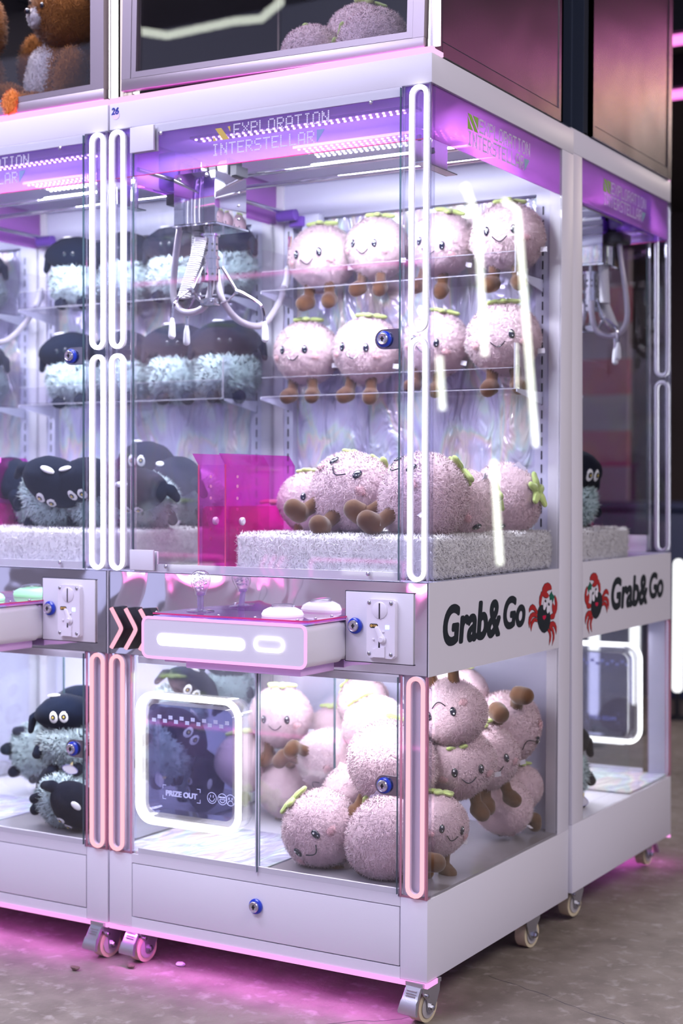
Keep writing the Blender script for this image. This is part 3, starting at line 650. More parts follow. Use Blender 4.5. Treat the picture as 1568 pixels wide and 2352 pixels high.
    lock(T, -.0890, -.0065, .3695, 'lower_lock', plate=.0245)
    # partitions of the prize box
    bx('partition', 'glass', T, -.3872, -.3846, .006, .30, .160, .581); bx('partition', 'glass', T, -.76, -.3846, .30, .303, .160, .581)
    b_ = nb(); box(b_, -.3878, -.3842, .300, .304, .160, .581); box(b_, -.3872, -.3846, .006, .008, .16, .581); obj('partition_edge', b_, 'glass_edge', T)
    bx('iridescent_mat', 'holo_mat', T, -.76, -.388, .006, .30, .159, .163)
    bx('storage_floor', 'storage_shade_grey', T, -.384, -.004, .004, .66, .158, .162)  # shade on the storage floor put into its dark grey
    # --- prize hatch
    ph = empty('prize_hatch'); ph.parent = T
    x0, x1, z0, z1, r_ = -.676, -.4220, .238, .503, .036
    P = [(a, -.016, b) for a, b in rrect(x0, x1, z0, z1, r_, 8)]
    b_ = nb(); tube(b_, P, .0068, 10, closed=True); obj('neon_frame', b_, 'neon_white', ph)
    b_ = nb(); A = rrect(x0-.001, x1+.001, z0-.001, z1+.001, r_, 8); B = rrect(x0+.019, x1-.019, z0+.019, z1-.019, r_*.55, 8)
    for ya, yb in ((-.009, .034),):
        va = [b_.verts.new((a, ya, b)) for a, b in A]; vb = [b_.verts.new((a, yb, b)) for a, b in A]
        n = len(A)
        for k in range(n): b_.faces.new((va[k], va[(k+1) % n], vb[(k+1) % n], vb[k]))
    obj('hatch_rim', b_, 'crystal', ph)
    b_ = nb(); va = [b_.verts.new((a, -.0095, b)) for a, b in A]; vc = [b_.verts.new((a, -.0095, b)) for a, b in B]
    for k in range(n): b_.faces.new((va[k], va[(k+1) % n], vc[(k+1) % n], vc[k]))
    vd = [b_.verts.new((a, .030, b)) for a, b in B]
    for k in range(n): b_.faces.new((vc[k], vc[(k+1) % n], vd[(k+1) % n], vd[k]))
    obj('hatch_sleeve', b_, 'crystal', ph)
    b_ = nb(); prism(b_, B, lambda a, b, d: (a, -.006+d, b), .002); obj('hatch_flap', b_, 'hatch_tint', ph)
    fp = lambda a, b, d: (a, -.0064-d, b)
    b_ = nb()
    for k in range(14):
        for j in range(2):
            if (k+j) % 2 == 0: a = -.648+k*.0128*1.12; b = .446+j*.0080; prism(b_, [(a, b), (a+.0100, b), (a+.0100, b+.0078), (a, b+.0078)], fp, .0003)
    obj('checker_print', b_, 'etched', ph)
    me = fit_text(text_mesh('PRIZE OUT', .02, 0, fat=.0011), fp, -.612, -.531, .2935, .3055, 'etched'); obj('lettering', me, None, ph, label='pale blue print reading PRIZE OUT')
    b_ = nb()
    for (a, b, sa, sb) in ((-.620, .286, 1, 1), (-.620, .316, 1, -1), (-.523, .286, -1, 1), (-.523, .316, -1, -1)):
        prism(b_, [(a, b), (a+.009*sa, b), (a+.009*sa, b+.0013*sb), (a+.0013*sa, b+.0013*sb), (a+.0013*sa, b+.008*sb), (a, b+.008*sb)], fp, .0003)
    obj('bracket_print', b_, 'etched', ph, kind='stuff')
    for i, cx_ in enumerate((-.494, -.468, -.4475)):
        cz_ = .301; rr = .0112; b_ = nb()
        tube(b_, [(cx_+rr*math.cos(t), -.0066, cz_+rr*math.sin(t)) for t in [2*math.pi*k/24 for k in range(24)]], .0008, 6, closed=True)
        s_ = 1 if i < 2 else -1
        tube(b_, [(cx_+.0065*math.cos(t), -.0066, cz_-.0005+s_*.0065*math.sin(t)-(0 if i < 2 else .007)) for t in [math.pi+math.pi*k/10 for k in range(11)]], .0008, 6)
        for q_ in (-1, 1):
            if i == 0: tube(b_, [(cx_+q_*.0035, -.0066, cz_+.001), (cx_+q_*.0035, -.0066, cz_+.006)], .0009, 6)
            elif i == 1: tube(b_, [(cx_+q_*.001, -.0066, cz_+.0035), (cx_+q_*.0075, -.0066, cz_+.0040)], .0018, 6)
            else: tube(b_, [(cx_+q_*.0025, -.0066, cz_+.001), (cx_+q_*.0055, -.0066, cz_+.005)], .0008, 6); tube(b_, [(cx_+q_*.0055, -.0066, cz_+.001), (cx_+q_*.0025, -.0066, cz_+.005)], .0008, 6)
        if i == 1: tube(b_, [(cx_-.0065, -.0066, cz_-.0005), (cx_+.0065, -.0066, cz_-.0005)], .0008, 6)
        obj('face_print', b_, 'etched', ph)
    # --- corner columns with neon loops
    for side in (1, -1):
        for (z0, z1, loops, nm, lip) in ((.759, 1.694, ((.7645, 1.2165), (1.2350, 1.688)), 'neon_white', 'upper_corner'), (.158, .5812, ((.164, .5775),), 'neon_pink', 'lower_corner')):
            cc = empty(lip+'_column'); cc.parent = T
            X = (lambda a: a) if side > 0 else (lambda a: -W-a)
            def sb(b_, a0, a1, *r): box(b_, min(X(a0), X(a1)), max(X(a0), X(a1)), *r)
            b_ = nb(); sb(b_, -.0610, -.0010, -.0035, -.0005, z0, z1); sb(b_, -.0610, -.0010, .0145, .0165, z0, z1); obj('sheet', b_, 'acrylic_column', cc)
            b_ = nb(); sb(b_, -.0008, .0002, -.0036, .014, z0, z1); sb(b_, -.0620, -.0610, -.0036, .014, z0, z1); obj('column_edge', b_, 'acrylic_column', cc)
            b_ = nb(); tube(b_, [(X(-.0032), .001, z0), (X(-.0032), .001, z1)], .0032, 10); tube(b_, [(X(-.0100), .012, z0), (X(-.0100), .012, z1)], .0020, 8)
            obj('corner_rod', b_, 'crystal' if nm == 'neon_white' else 'rod_pink_lit', cc)
            b_ = nb(); tube(b_, [(X(-.0585), .001, z0), (X(-.0585), .001, z1)], .0022, 8); obj('inner_rod', b_, 'crystal' if nm == 'neon_white' else 'rod_pink_lit', cc)
            for a0, a1 in loops: neon_loop(X(-.0245), a0, a1, .0155, cc, nm)
            if nm == 'neon_pink':
                b_ = nb(); sb(b_, -.060, -.002, .0, .014, z0, z0+.003); obj('column_foot', b_, 'rod_pink_lit', cc)
                b_ = nb(); sb(b_, -.058, -.006, .0100, .0125, z0, z1); obj('column_back', b_, 'paint', cc)
    # --- control band
    b_ = nb(); box(b_, -.7650, -.0035, -.0012, .004, .5830, .7575); obj('mirror_panel', b_, 'mirror', T)
    b_ = nb(); box(b_, -.7672, -.7650, -.0012, .004, .5812, .759); box(b_, -.0035, -.0020, -.0012, .004, .5812, .759); obj('band_edge', b_, 'dark_gap', T)
    for k in range(3):
        ch = empty('chevron'); ch.parent = T
        xo = -.7465+k*.0385; zc = .6395
        b_ = nb(); prism(b_, [(xo, zc+.044), (xo+.010, zc+.044), (xo+.037, zc+.004), (xo+.037, zc-.004), (xo+.010, zc-.044), (xo, zc-.044), (xo+.026, zc-.003), (xo+.026, zc+.003)], lambda a, b, d: (a, -.0015-d, b), .022); obj('chevron_body', b_, 'black', ch)
        b_ = nb(); tube(b_, smooth_path([(xo+.004, -.0245, zc+.042), (xo+.0175, -.0245, zc+.022), (xo+.0290, -.0245, zc+.004), (xo+.0290, -.0245, zc-.004), (xo+.0175, -.0245, zc-.022), (xo+.004, -.0245, zc-.042)], 4), .0046, 8); obj('chevron_neon', b_, 'neon_chevron', ch)
    # console
    cn = empty('console'); cn.parent = T
    cx0, cx1, cz0, cz1 = -.5590, -.1765, .6005, .6815
    b_ = nb(); prism(b_, rrect(cx0, cx1, cz0, cz1, .014), lambda a, b, d: (a, -.150+d, b), .128); obj('console_body', b_, 'paint_gloss', cn)
    b_ = nb(); prism(b_, rrect(cx0+.003, cx1-.003, cz0+.003, cz1-.003, .012), lambda a, b, d: (a, -.021+d, b), .02); obj('console_neck', b_, 'paint_gloss', cn)
    b_ = nb(); prism(b_, rrect(cx0+.004, cx1-.004, cz0+.004, cz1-.004, .011), lambda a, b, d: (a, -.1535+d, b), .004); obj('front_plate', b_, 'paint', cn)
    P = [(a, -.1525, b) for a, b in rrect(cx0+.0015, cx1-.0015, cz0+.0015, cz1-.0015, .0125)]
    b_ = nb(); tube(b_, P, .0031, 8, closed=True); obj('neon_outline', b_, 'neon_rose', cn)
    b_ = nb(); prism(b_, rrect(-.5215, -.3130, .6265, .6500, .0117), lambda a, b, d: (a, -.1537-d, b), .001); obj('light_bar', b_, 'neon_white', cn)
    b_ = nb(); P = [(a, -.1545, b) for a, b in rrect(-.2900, -.2265, .6300, .6530, .0113, 5)]; tube(b_, P, .0026, 8, closed=True); obj('ring_light', b_, 'neon_white', cn)
    b_ = nb(); box(b_, cx0+.022, cx1+.000, -.147, -.003, .6870, .6895); obj('top_sheet', b_, 'tray_acrylic', cn)
    b_ = nb(); box(b_, cx0+.022, cx1-.002, -.146, -.004, .6815, .6835); obj('artwork', b_, 'console_art', cn)
    b_ = nb(); box(b_, cx0+.022, cx1+.0005, -.1480, -.1470, .6868, .6897); box(b_, cx1-.0002, cx1+.0008, -.148, -.003, .6868, .6897); obj('top_rim', b_, 'edge_magenta', cn)
    b_ = nb()
    for x, y in ((-.535, -.138), (-.385, -.138), (-.205, -.138), (-.195, -.09), (-.195, -.03), (-.30, -.138)): lathe(b_, [(.0032, 0), (.0032, .0015), (.001, .003)], (x, y, .6895), 'z', 12)
    obj('top_screw', b_, 'key_face', cn)
    b_ = nb(); box(b_, -.4605, -.195, -.142, -.02, .5840, .6005, bev=.002); box(b_, -.530, -.4605, -.120, -.02, .590, .6005, bev=.002); obj('under_tray', b_, 'lilac_block', cn)
    # joystick
    js = empty('joystick'); js.parent = T
    b_ = nb(); lathe(b_, [(.028, 0), (.028, .0016), (.022, .003), (.010, .004), (.007, .0055), (.0, .0055)], (-.474, -.075, .6895), 'z', 32); obj('dust_disc', b_, 'crystal', js)
    b_ = nb(); lathe(b_, [(.0065, 0), (.0065, .028), (.0085, .030), (.0085, .034), (.005, .035)], (-.474, -.075, .694), 'z', 20); obj('stem', b_, 'stem_clear', js)
    b_ = nb(); lathe(b_, [(.0105, 0), (.0118, .006), (.0140, .012), (.0182, .020), (.0205, .029), (.0195, .038), (.0150, .045), (.008, .049), (.0, .050)], (-.474, -.075, .7225), 'z', 32)
    obj('crystal_knob', b_, 'crystal', js)
    b_ = nb(); g = random.Random(3)
    for k in range(60):
        a = g.random()*6.28; h = g.random(); rr = .0155*math.sin(math.pi*min(.98, .25+.6*h)); rr *= g.random()**.4
        sphere(b_, (-.474+rr*math.cos(a), -.075+rr*math.sin(a), .736+h*.032), .0011+g.random()*.0012, sub=1)
    obj('bubble', b_, 'bubble_glass', js, kind='stuff')
    # push button
    pb = empty('push_button'); pb.parent = T
    b_ = nb(); lathe(b_, [(.041, 0), (.042, .004), (.038, .011), (.030, .015), (.026, .0165), (.0, .0165)], (-.2790, -.075, .6895), 'z', 40)
    for v in b_.verts: v.co.x = -.279+(v.co.x+.279)*1.0; v.co.y = -.075+(v.co.y+.075)*.92
    obj('button_skirt', b_, 'button_dome', pb)
    b_ = nb(); lathe(b_, [(.0195, 0), (.0215, .001), (.0215, .005), (.019, .0065), (.0, .007)], (-.2790, -.075, .706), 'z', 32); obj('button_cap', b_, 'crystal', pb)
    # coin panel
    cp = empty('coin_panel'); cp.parent = T
    b_ = nb(); box(b_, -.1785, -.0305, -.0055, -.001, .6030, .7375, bev=.0008); obj('plate', b_, 'paint', cp)
    b_ = nb(); box(b_, -.1800, -.1785, -.0045, -.0012, .6015, .7390); box(b_, -.1800, -.0290, -.0040, -.0012, .7375, .7390); box(b_, -.1800, -.0290, -.0040, -.0012, .6015, .6030); obj('plate_gap', b_, 'dark_gap', cp)
    lock(cp, -.1555, -.0055, .6718, 'coin_lock')
    b_ = nb(); prism(b_, rrect(-.1255, -.0640, .6130, .7250, .006), lambda a, b, d: (a, -.0055-d, b), .011)
    bmesh.ops.bevel(b_, geom=[e for e in b_.edges if all(v.co.y < -.016 for v in e.verts)], offset=.002, segments=2, affect='EDGES')
    obj('coin_mech', b_, 'white_plastic', cp)
    yf = -.0165
    b_ = nb()
    for x, z in ((-.120, .7185), (-.0725, .7185), (-.120, .6210), (-.0725, .6210)): lathe(b_, [(.0036, 0), (.0036, .001), (.002, .0022)], (x, yf, z), '-y', 16)
    obj('mech_screw', b_, 'steel', cp)
    b_ = nb(); lathe(b_, [(.0162, 0), (.0162, .0012), (.0150, .002), (.0, .002)], (-.0965, yf, .7045), '-y', 36); obj('slot_disc', b_, 'white_plastic', cp)
    b_ = nb(); prism(b_, rrect(-.0978, -.0952, .6885, .7185, .001, 3), lambda a, b, d: (a, yf-.0021-d, b), .0004); prism(b_, [(-.0990, .6490), (-.0965, .6450), (-.0955, .6260), (-.1000, .6260)], lambda a, b, d: (a, yf-.0001-d, b), .0004); obj('coin_slot', b_, 'black', cp)
    b_ = nb(); tube(b_, *capsule([(-.1020, yf-.0015, .6690), (-.0905, yf-.003, .6485)], [.0055, .0080]), seg=14, sq=1.0)
    for v in b_.verts: v.co.y = yf-.0005+(v.co.y-yf)*.5
    lathe(b_, [(.0055, 0), (.0055, .007), (.0045, .0078), (.0, .0078)], (-.0910, yf, .6490), '-y', 20); obj('return_lever', b_, 'white_plastic', cp)
    b_ = nb()
    for x, z in ((-.089, .664), (-.110, .6485)): lathe(b_, [(.0022, 0), (.0022, .002), (.001, .0028)], (x, yf, z), '-y', 12)
    prism(b_, [(-.1120, .6280), (-.1010, .6330), (-.0940, .6330), (-.0850, .6360), (-.0850, .6150), (-.1120, .6150)], lambda a, b, d: (a, yf-d, b), .0035); obj('coin_return', b_, 'white_plastic', cp)
    b_ = nb(); prism(b_, rrect(-.1185, -.1005, .6705, .6785, .0035), lambda a, b, d: (a, yf-d, b), .0006); obj('model_badge', b_, 'black', cp, label='black badge with amber print')
    me = fit_text(text_mesh('@133A', .01, .0002), lambda a, b, d: (a, yf-.0009-d*.5, b), -.1170, -.1018, .6720, .6770, 'amber_print'); obj('badge_print', me, None, cp)
    b_ = nb(); box(b_, -.0845, -.0765, yf-.0006, yf, .6690, .6765); obj('indicator_light', b_, 'blue_led', cp)
    # --- side band lettering and crab emblem
    for sx, f_ in ((1, lambda a, b, d: (.0002+d, a, b)), (-1, lambda a, b, d: (-W-.0002-d, a, b))):
        if sx > 0: ta, tb = (.058, .300), (.318, .452)
        else: ta, tb = (.382, .130), (.110, -.02)
        lt = empty('side_lettering'); lt.parent = T; lt['label'] = 'black lettering reading Grab&Go with a red crab emblem'
        if sx > 0: spans = (('Grab&', .058, .322, .6325, .7130), ('Go', .334, .448, .6435, .7130))
        else: spans = (('Grab&', .452, .188, .6325, .7130), ('Go', .176, .062, .6435, .7130))
        for tx, a0, a1, z0, z1 in spans:
            me = fit_text(text_mesh(tx, .1, 0, .16, fat=.0048), f_, a0, a1, z0, z1, 'ink'); obj('word', me, None, lt, label='black word '+tx)
        order = (('armL', 'crab_red'), ('armR', 'crab_red'), ('legL1', 'crab_red'), ('legL2', 'crab_red'), ('legL3', 'crab_red'), ('legR1', 'crab_red'), ('legR2', 'crab_red'), ('legR3', 'crab_red'), ('clawR', 'crab_red'), ('clawL', 'crab_red'), ('bottle', 'crab_green'))
        b1, b2 = nb(), nb()
        cm = (lambda p: p) if sx > 0 else (lambda p: (p[0]+.002, p[1]))
        for k, mt in order:
            prism(b1, [cm(p) for p in inflate(CRAB[k], .0012)], lambda a, b, d: f_(a, b, d), .0003)
        prism(b1, [cm(p) for p in CRAB['body']], lambda a, b, d: f_(a, b, d+.0006), .0003)
        obj('crab_outline', b1, 'ink', lt)
        for k, mt in order[:-1]: prism(b2, [cm(p) for p in CRAB[k]], lambda a, b, d: f_(a, b, d+.0004), .0003)
        obj('crab_limbs', b2, 'crab_red', lt)
        b1, b2, b3, b4 = nb(), nb(), nb(), nb()
        prism(b1, [cm(p) for p in CRAB['bottle']], lambda a, b, d: f_(a, b, d+.0005), .0002); obj('bottle_print', b1, 'crab_green', lt)
        for k in ('eyeL', 'eyeR'): prism(b2, [cm(p) for p in CRAB[k]], lambda a, b, d: f_(a, b, d+.0010), .0002)
        obj('crab_eyes', b2, 'sticker_white', lt)
        for k in ('pupL', 'pupR'): prism(b3, [cm(p) for p in CRAB[k]], lambda a, b, d: f_(a, b, d+.0013), .0002)
        obj('crab_pupils', b3, 'ink', lt)
        prism(b4, [cm(p) for p in CRAB['mouth']], lambda a, b, d: f_(a, b, d+.0010), .0002); obj('crab_mouth', b4, 'crab_pink', lt)
    # --- chute of magenta acrylic
    cu = empty('prize_chute'); cu.parent = T
    b_ = nb(); box(b_, -.492, -.4895, .035, .300, .770, .985); box(b_, -.492, -.4895, .035, .300, .770, .772); obj('chute_wall', b_, 'magenta_acrylic', cu)
    b_ = nb(); box(b_, -.560, -.5575, .035, .300, .770, .985); obj('chute_wall', b_, 'magenta_acrylic', cu)
    b_ = nb(); prism(b_, [(-.492, .985), (-.4895, .985), (-.505, 1.008), (-.5075, 1.008)], lambda a, b, d: (a, .035+d, b), .265); prism(b_, [(-.560, .985), (-.5575, .985), (-.573, 1.008), (-.5755, 1.008)], lambda a, b, d: (a, .035+d, b), .265)
    obj('chute_lip', b_, 'magenta_acrylic', cu)
    b_ = nb(); prism(b_, rrect(.045, .250, .765, .898, .014), lambda a, b, d: (-.4885+d, a, b), .002); prism(b_, rrect(.045, .250, .765, .898, .014), lambda a, b, d: (-.5565+d, a, b), .002); obj('chute_flap', b_, 'magenta_flap', cu)
    b_ = nb()
    for xx in (-.492, -.560): box(b_, xx-.0002, xx+.0027, .0340, .0352, .77, .985)
    obj('chute_edge', b_, 'edge_magenta', cu)
    b_ = nb()
    for xx in (-.4865, -.5545):
        lathe(b_, [(.0075, 0), (.0085, .002), (.0085, .006), (.006, .008), (.0, .008)], (xx, .085, .867), 'x', 20)
    obj('thumb_screw', b_, 'white_plastic', cu)
    b_ = nb()
    for xx in (-.4890, -.5570):
        for z in (.830, .850, .892, .915, .940, .960): lathe(b_, [(.0035, 0), (.0035, .0012), (.0, .0012)], (xx, .075, z), 'x', 10)
    obj('adjust_hole', b_, 'hole_glass', cu, kind='stuff')
    # --- casters and light strips
    caster(T, -.020, .020, True, R(-8)); caster(T, -.705, .035, True, R(-6)); caster(T, -.040, .560, False, R(172)); caster(T, -.72, .60, False, R(170))
    b_ = nb(); box(b_, -W+.002, .003, -.0035, .0, -.0095, .0005, bev=.0008); box(b_, .0, .0030, -.0035, .040, -.0095, .0005, bev=.0008); obj('underglow_strip', b_, 'strip_pink', T)
    area('underglow_light', (-.384, -.006, -.0115), (.74, .006), .66, (.80, .10, .85), rot=(R(0), 0, 0), parent=T)
    b_ = nb(); box(b_, -W+.001, .001, -.001, .012, H+.0005, H+.0115, bev=.0015); box(b_, -.002, .001, .0, .045, H+.0005, H+.009); obj('top_light_strip', b_, 'strip_top', T)
    area('top_strip_light', (-.384, .004, H+.0125), (.74, .006), .25, (1.0, .12, .85), rot=(R(180), 0, 0), parent=T)
    return T
clear('hatch_tint', (.62, .62, .80), 1.0, 1.45, .02, .05, (.5, .5, .8))
clear('rod_pink_lit', (.98, .60, .70), 1.2, 1.5, .1, .70, (1.0, .55, .68), .05)  # clear acrylic rods, glow of the pink neon put into their tint
clear('stem_clear', (.80, .70, .92), 1.2, 1.5, .08, .35, (.8, .7, .95), .1)
clear('bubble_glass', (.9, .9, .95), 1.4, 1.5, .1, .5, (.95, .92, 1), .15)
clear('hole_glass', (.9, .6, .75), 1, 1.5, .1, .7, (1, .7, .8))
glow('neon_chevron', (1, .44, .58), .92)
A = machine('claw_machine', 'white claw machine numbered 26 at the front corner, filled with pink turnip plushes')
# number sticker on the header of the front machine
nst = empty('number_sticker'); nst.parent = A
b_ = nb(); cyl(b_, (-.750, -.0004, 1.7245), .0095, -.0004, 'y', 24); obj('disc', b_, 'sticker_pink', nst)
me = fit_text(text_mesh('26', .02, 0, .1, fat=.0008), lambda a, b, d: (a, -.0010-d*.5, b), -.7620, -.7420, 1.7255, 1.7405, 'sticker_blue'); obj('number', me, None, nst, label='blue number 26')
split_all()
B = copy_tree(A); B.location = (-W-.0045, 0, 0); B['label'] = 'white claw machine to the left, filled with blue woolly sheep plushes'
for c in list(kids(B)):
    if c.name.startswith('number_sticker'):
        for g_ in kids(c): bpy.data.objects.remove(g_)
        bpy.data.objects.remove(c)
    elif c.name.startswith('push_button'):
        for g_ in kids(c):
            if g_.name.startswith('button_skirt'): g_.data = g_.data.copy(); g_.data.materials[0] = MATS['button_green']; g_['label'] = 'green lit button skirt'
Dm = copy_tree(B); Dm.location = (2*(-W-.0045), 0, 0); Dm['label'] = 'white claw machine farthest left, only its inside seen through the dividing glass'
Cm = copy_tree(B); Cm.location = (-W+.008, 2*D+.006, .002); Cm.rotation_euler = (0, R(.55), R(180)); Cm['label'] = 'white claw machine at the right, standing back to back with the front one'

# ------------------------------------------------------------------ crane: carriage, coil, claw
def crane(loc, label, rot=0):
    T = empty('claw_crane', loc, (0, 0, rot), label=label, cat='claw', group='claw cranes')
    # carriage housing, mirror steel
    b_ = nb(); box(b_, -.055, .055, -.060, .060, .072, .182, bev=.0012); box(b_, -.058, .060, -.062, .062, .067, .0705); obj('housing', b_, 'chrome', T)
    b_ = nb(); box(b_, -.050, .008, -.045, .055, .182, .212, bev=.002); obj('upper_housing', b_, 'chrome', T)
    b_ = nb()
    for x, z in ((-.042, .172), (.032, .174)): lathe(b_, [(.0045, 0), (.0045, .002), (.002, .0035)], (x, -.060, z), '-y', 14)
    for z in (.148, .12, .09): lathe(b_, [(.003, 0), (.003, .002), (.001, .003)], (.055, .03, z), 'x', 12)
    obj('screw', b_, 'steel', T)
    b_ = nb(); box(b_, -.100, -.055, -.03, .04, .125, .150, bev=.003); prism(b_, [(-.075, .15), (-.055, .15), (-.048, .22), (-.058, .22)], lambda a, b, d: (a, -.012+d, b), .02); obj('cable_bracket', b_, 'black', T)
    b_ = nb(); box(b_, -.135, -.062, -.045, .045, .158, .240, bev=.008); obj('motor_cover', b_, 'motor_cover', T)
    b_ = nb(); cyl(b_, (-.12, -.02, .19), .016, .055, 'x', 18); obj('motor', b_, 'motor_purple', T)
    b_ = nb()
    for k in range(7): tube(b_, [(.012+k*.004, .034+.020*math.cos(t), .206+.015*math.sin(t)) for t in [2*math.pi*j/20 for j in range(20)]], .003, 6, closed=True)
    obj('winding', b_, 'winding_grey', T)
    b_ = nb(); box(b_, .0405, .043, .005, .06, .182, .222); box(b_, .046, .062, .01, .055, .184, .205); obj('winch_plate', b_, 'black', T)
    # claw head
    b_ = nb(); cyl(b_, (0, 0, .060), .0045, .012, 'z', 12); lathe(b_, [(.019, 0), (.019, .004), (.0175, .004), (.0175, .046), (.022, .046), (.022, .051), (.006, .054), (.006, .066)], (0, 0, .006), 'z', 28)
    lathe(b_, [(.022, 0), (.022, .006), (.019, .006), (.019, .022), (.022, .022), (.022, .028)], (0, 0, -.020), 'z', 28); lathe(b_, [(.0195, 0), (.0195, .026)], (0, 0, -.046), 'z', 28)
    obj('claw_head', b_, 'chrome', T)
    b_ = nb()
    for zz in (.020, .034):
        for k in range(9): a = 2*math.pi*k/9; d = Vector((math.cos(a), math.sin(a), 0)); tube(b_, [d*.0172+Vector((0, 0, zz)), d*.0180+Vector((0, 0, zz))], .0027, 10)
    for k in range(9): a = 2*math.pi*k/9; d = Vector((math.cos(a), math.sin(a), 0)); tube(b_, [d*.0192+Vector((0, 0, -.032)), d*.0200+Vector((0, 0, -.032))], .0029, 10)
    obj('vent_hole', b_, 'black', T)
    b_ = nb(); cyl(b_, (0, 0, -.090), .0042, .05, 'z', 12); box(b_, -.019, .019, -.012, .012, -.100, -.084, bev=.001); lathe(b_, [(.003, 0), (.003, .003), (.001, .004)], (.012, -.012, -.092), '-y', 12); obj('plunger', b_, 'steel', T)
    for a, sp in ((R(30), 1.17), (R(158), .95), (R(249), .95)):
        d = Vector((math.cos(a), math.sin(a), 0)); s_ = Vector((-d.y, d.x, 0))
        pr_ = empty('prong'); pr_.parent = T
        P = lambda r, z: d*r*sp+Vector((0, 0, z))
        b_ = nb(); tube(b_, [P(.022, -.015), P(.030, -.030), P(.050, -.068)], [.0034, .0034, .0034], 8, sq=.5)
        tube(b_, [P(.020, -.094), P(.034, -.088), P(.050, -.068)], .0036, 8, sq=.6); tube(b_, [P(.050, -.071)-s_*.004, P(.050, -.071)+s_*.004], .004, 8); obj('link', b_, 'steel', pr_)
        b_ = nb(); tube(b_, smooth_path([P(.048, -.066), P(.062, -.072), P(.092, -.094), P(.100, -.112), P(.103, -.140)], 5), .0036, 8); obj('finger', b_, 'chrome', pr_)
        b_ = nb(); tube(b_, *capsule([P(.103, -.136), P(.1035, -.150), P(.104, -.172)], [.0040, .0068, .0080]), seg=12); obj('rubber_tip', b_, 'silicone_tip', pr_)
    # spiral lead and two grey hoses
    b_ = nb(); P = []
    for k in range(30*12):
        t = k/(30*12); c = Vector((-.004-.048*t**1.2, -.030, .046-.130*t)); a = 30*2*math.pi*t; P.append(c+Vector((.0125*math.cos(a), .0125*math.sin(a), 0)))
    tube(b_, P, .0024, 6); obj('coiled_lead', b_, 'coil_plastic', T)
    b_ = nb(); P = []
    for k in range(22*8):
        t = k/(22*8); c = Vector((-.036-.006*t, .005, .068-.095*t)); a = 22*2*math.pi*t; P.append(c+Vector((.0125*math.cos(a), .0125*math.sin(a), 0)))
    tube(b_, P, .0024, 6); obj('coiled_lead', b_, 'coil_plastic', T)
    b_ = nb(); tube(b_, smooth_path([(-.078, .0, .135), (-.082, .0, .09), (-.096, .0, .005), (-.101, .0, -.065), (-.088, .0, -.100), (-.058, .0, -.112), (-.024, .01, -.100), (-.013, .02, -.060), (-.010, .02, -.02)], 7), .0075, 12); obj('hose', b_, 'pvc_hose', T)
    b_ = nb(); tube(b_, smooth_path([(.013, .005, -.015), (.013, .010, -.045), (.020, .020, -.088), (.013, .095, -.124), (.006, .195, -.124), (-.017, .295, -.070), (-.045, .375, -.010)], 8), .0075, 12); obj('hose', b_, 'pvc_hose', T)
    b_ = nb(); tube(b_, smooth_path([(-.042, .368, -.014), (-.050, .392, .010), (-.060, .410, .040)], 6), .009, 10); obj('hose_joint', b_, 'cable_tape', T)
    for k, mn in enumerate(('wire_red', 'wire_blue', 'wire_orange')):
        b_ = nb(); tube(b_, smooth_path([(-.052, .372+k*.003, -.020), (-.053+k*.003, .395, .005+k*.004), (-.062, .415, .050), (-.066+k*.003, .425, .12)], 6), .0018, 6); obj('wire', b_, mn, T)
    return T
clear('motor_cover', (.72, .50, .95), 1, 1.45, .1, .45, (.45, .25, .85))
CR = crane((-.652, .205, 1.438), 'chrome claw crane hanging over the magenta chute in the front machine')
split_all()
c2 = copy_tree(CR); c2.location = (-1.47, .225, 1.44); c2['label'] = 'chrome claw crane in the left machine, only its hose curving in from the left edge'
c3 = copy_tree(CR); c3.location = (-.165, 1.235, 1.450); c3.rotation_euler = (0, 0, R(180)); c3['label'] = 'chrome claw crane with looping grey hoses inside the right rear machine'

# ------------------------------------------------------------------ fur blocks on the play decks
def fur_block(x0, x1, y0, y1, z0, z1, n, label, seed):
    b_ = nb(); box(b_, x0, x1, y0, y1, z0, z1, bev=.008, seg=3); bmesh.ops.recalc_face_normals(b_, faces=b_.faces)
    me0 = bpy.data.meshes.new('form'); b_.to_mesh(me0); b_.free()
    me = fuzz(me0, n, .009, .0012, .55, seed, 'fur_cushion', 'white_fur')
    return tag(obj('fur_cushion', me, None), label, 'cushion', 'white fur cushions on the play decks')
fur_block(-.472, -.0155, .048, .625, .762, .842, 60000, 'thick white fur cushion under the pink plushes in the front machine', 1)
fur_block(-.472-W-.0045, -.017-W-.0045, .048, .625, .762, .842, 40000, 'white fur cushion under the sheep plushes in the left machine', 2)
fur_block(-.766, -.300, .790, 1.310, .764, .842, 16000, 'white fur cushion in the right rear machine', 3) if False else None
fur_block(-.29, -.013, .785, 1.12, .766, .840, 14000, 'white fur cushion in the right rear machine', 3)

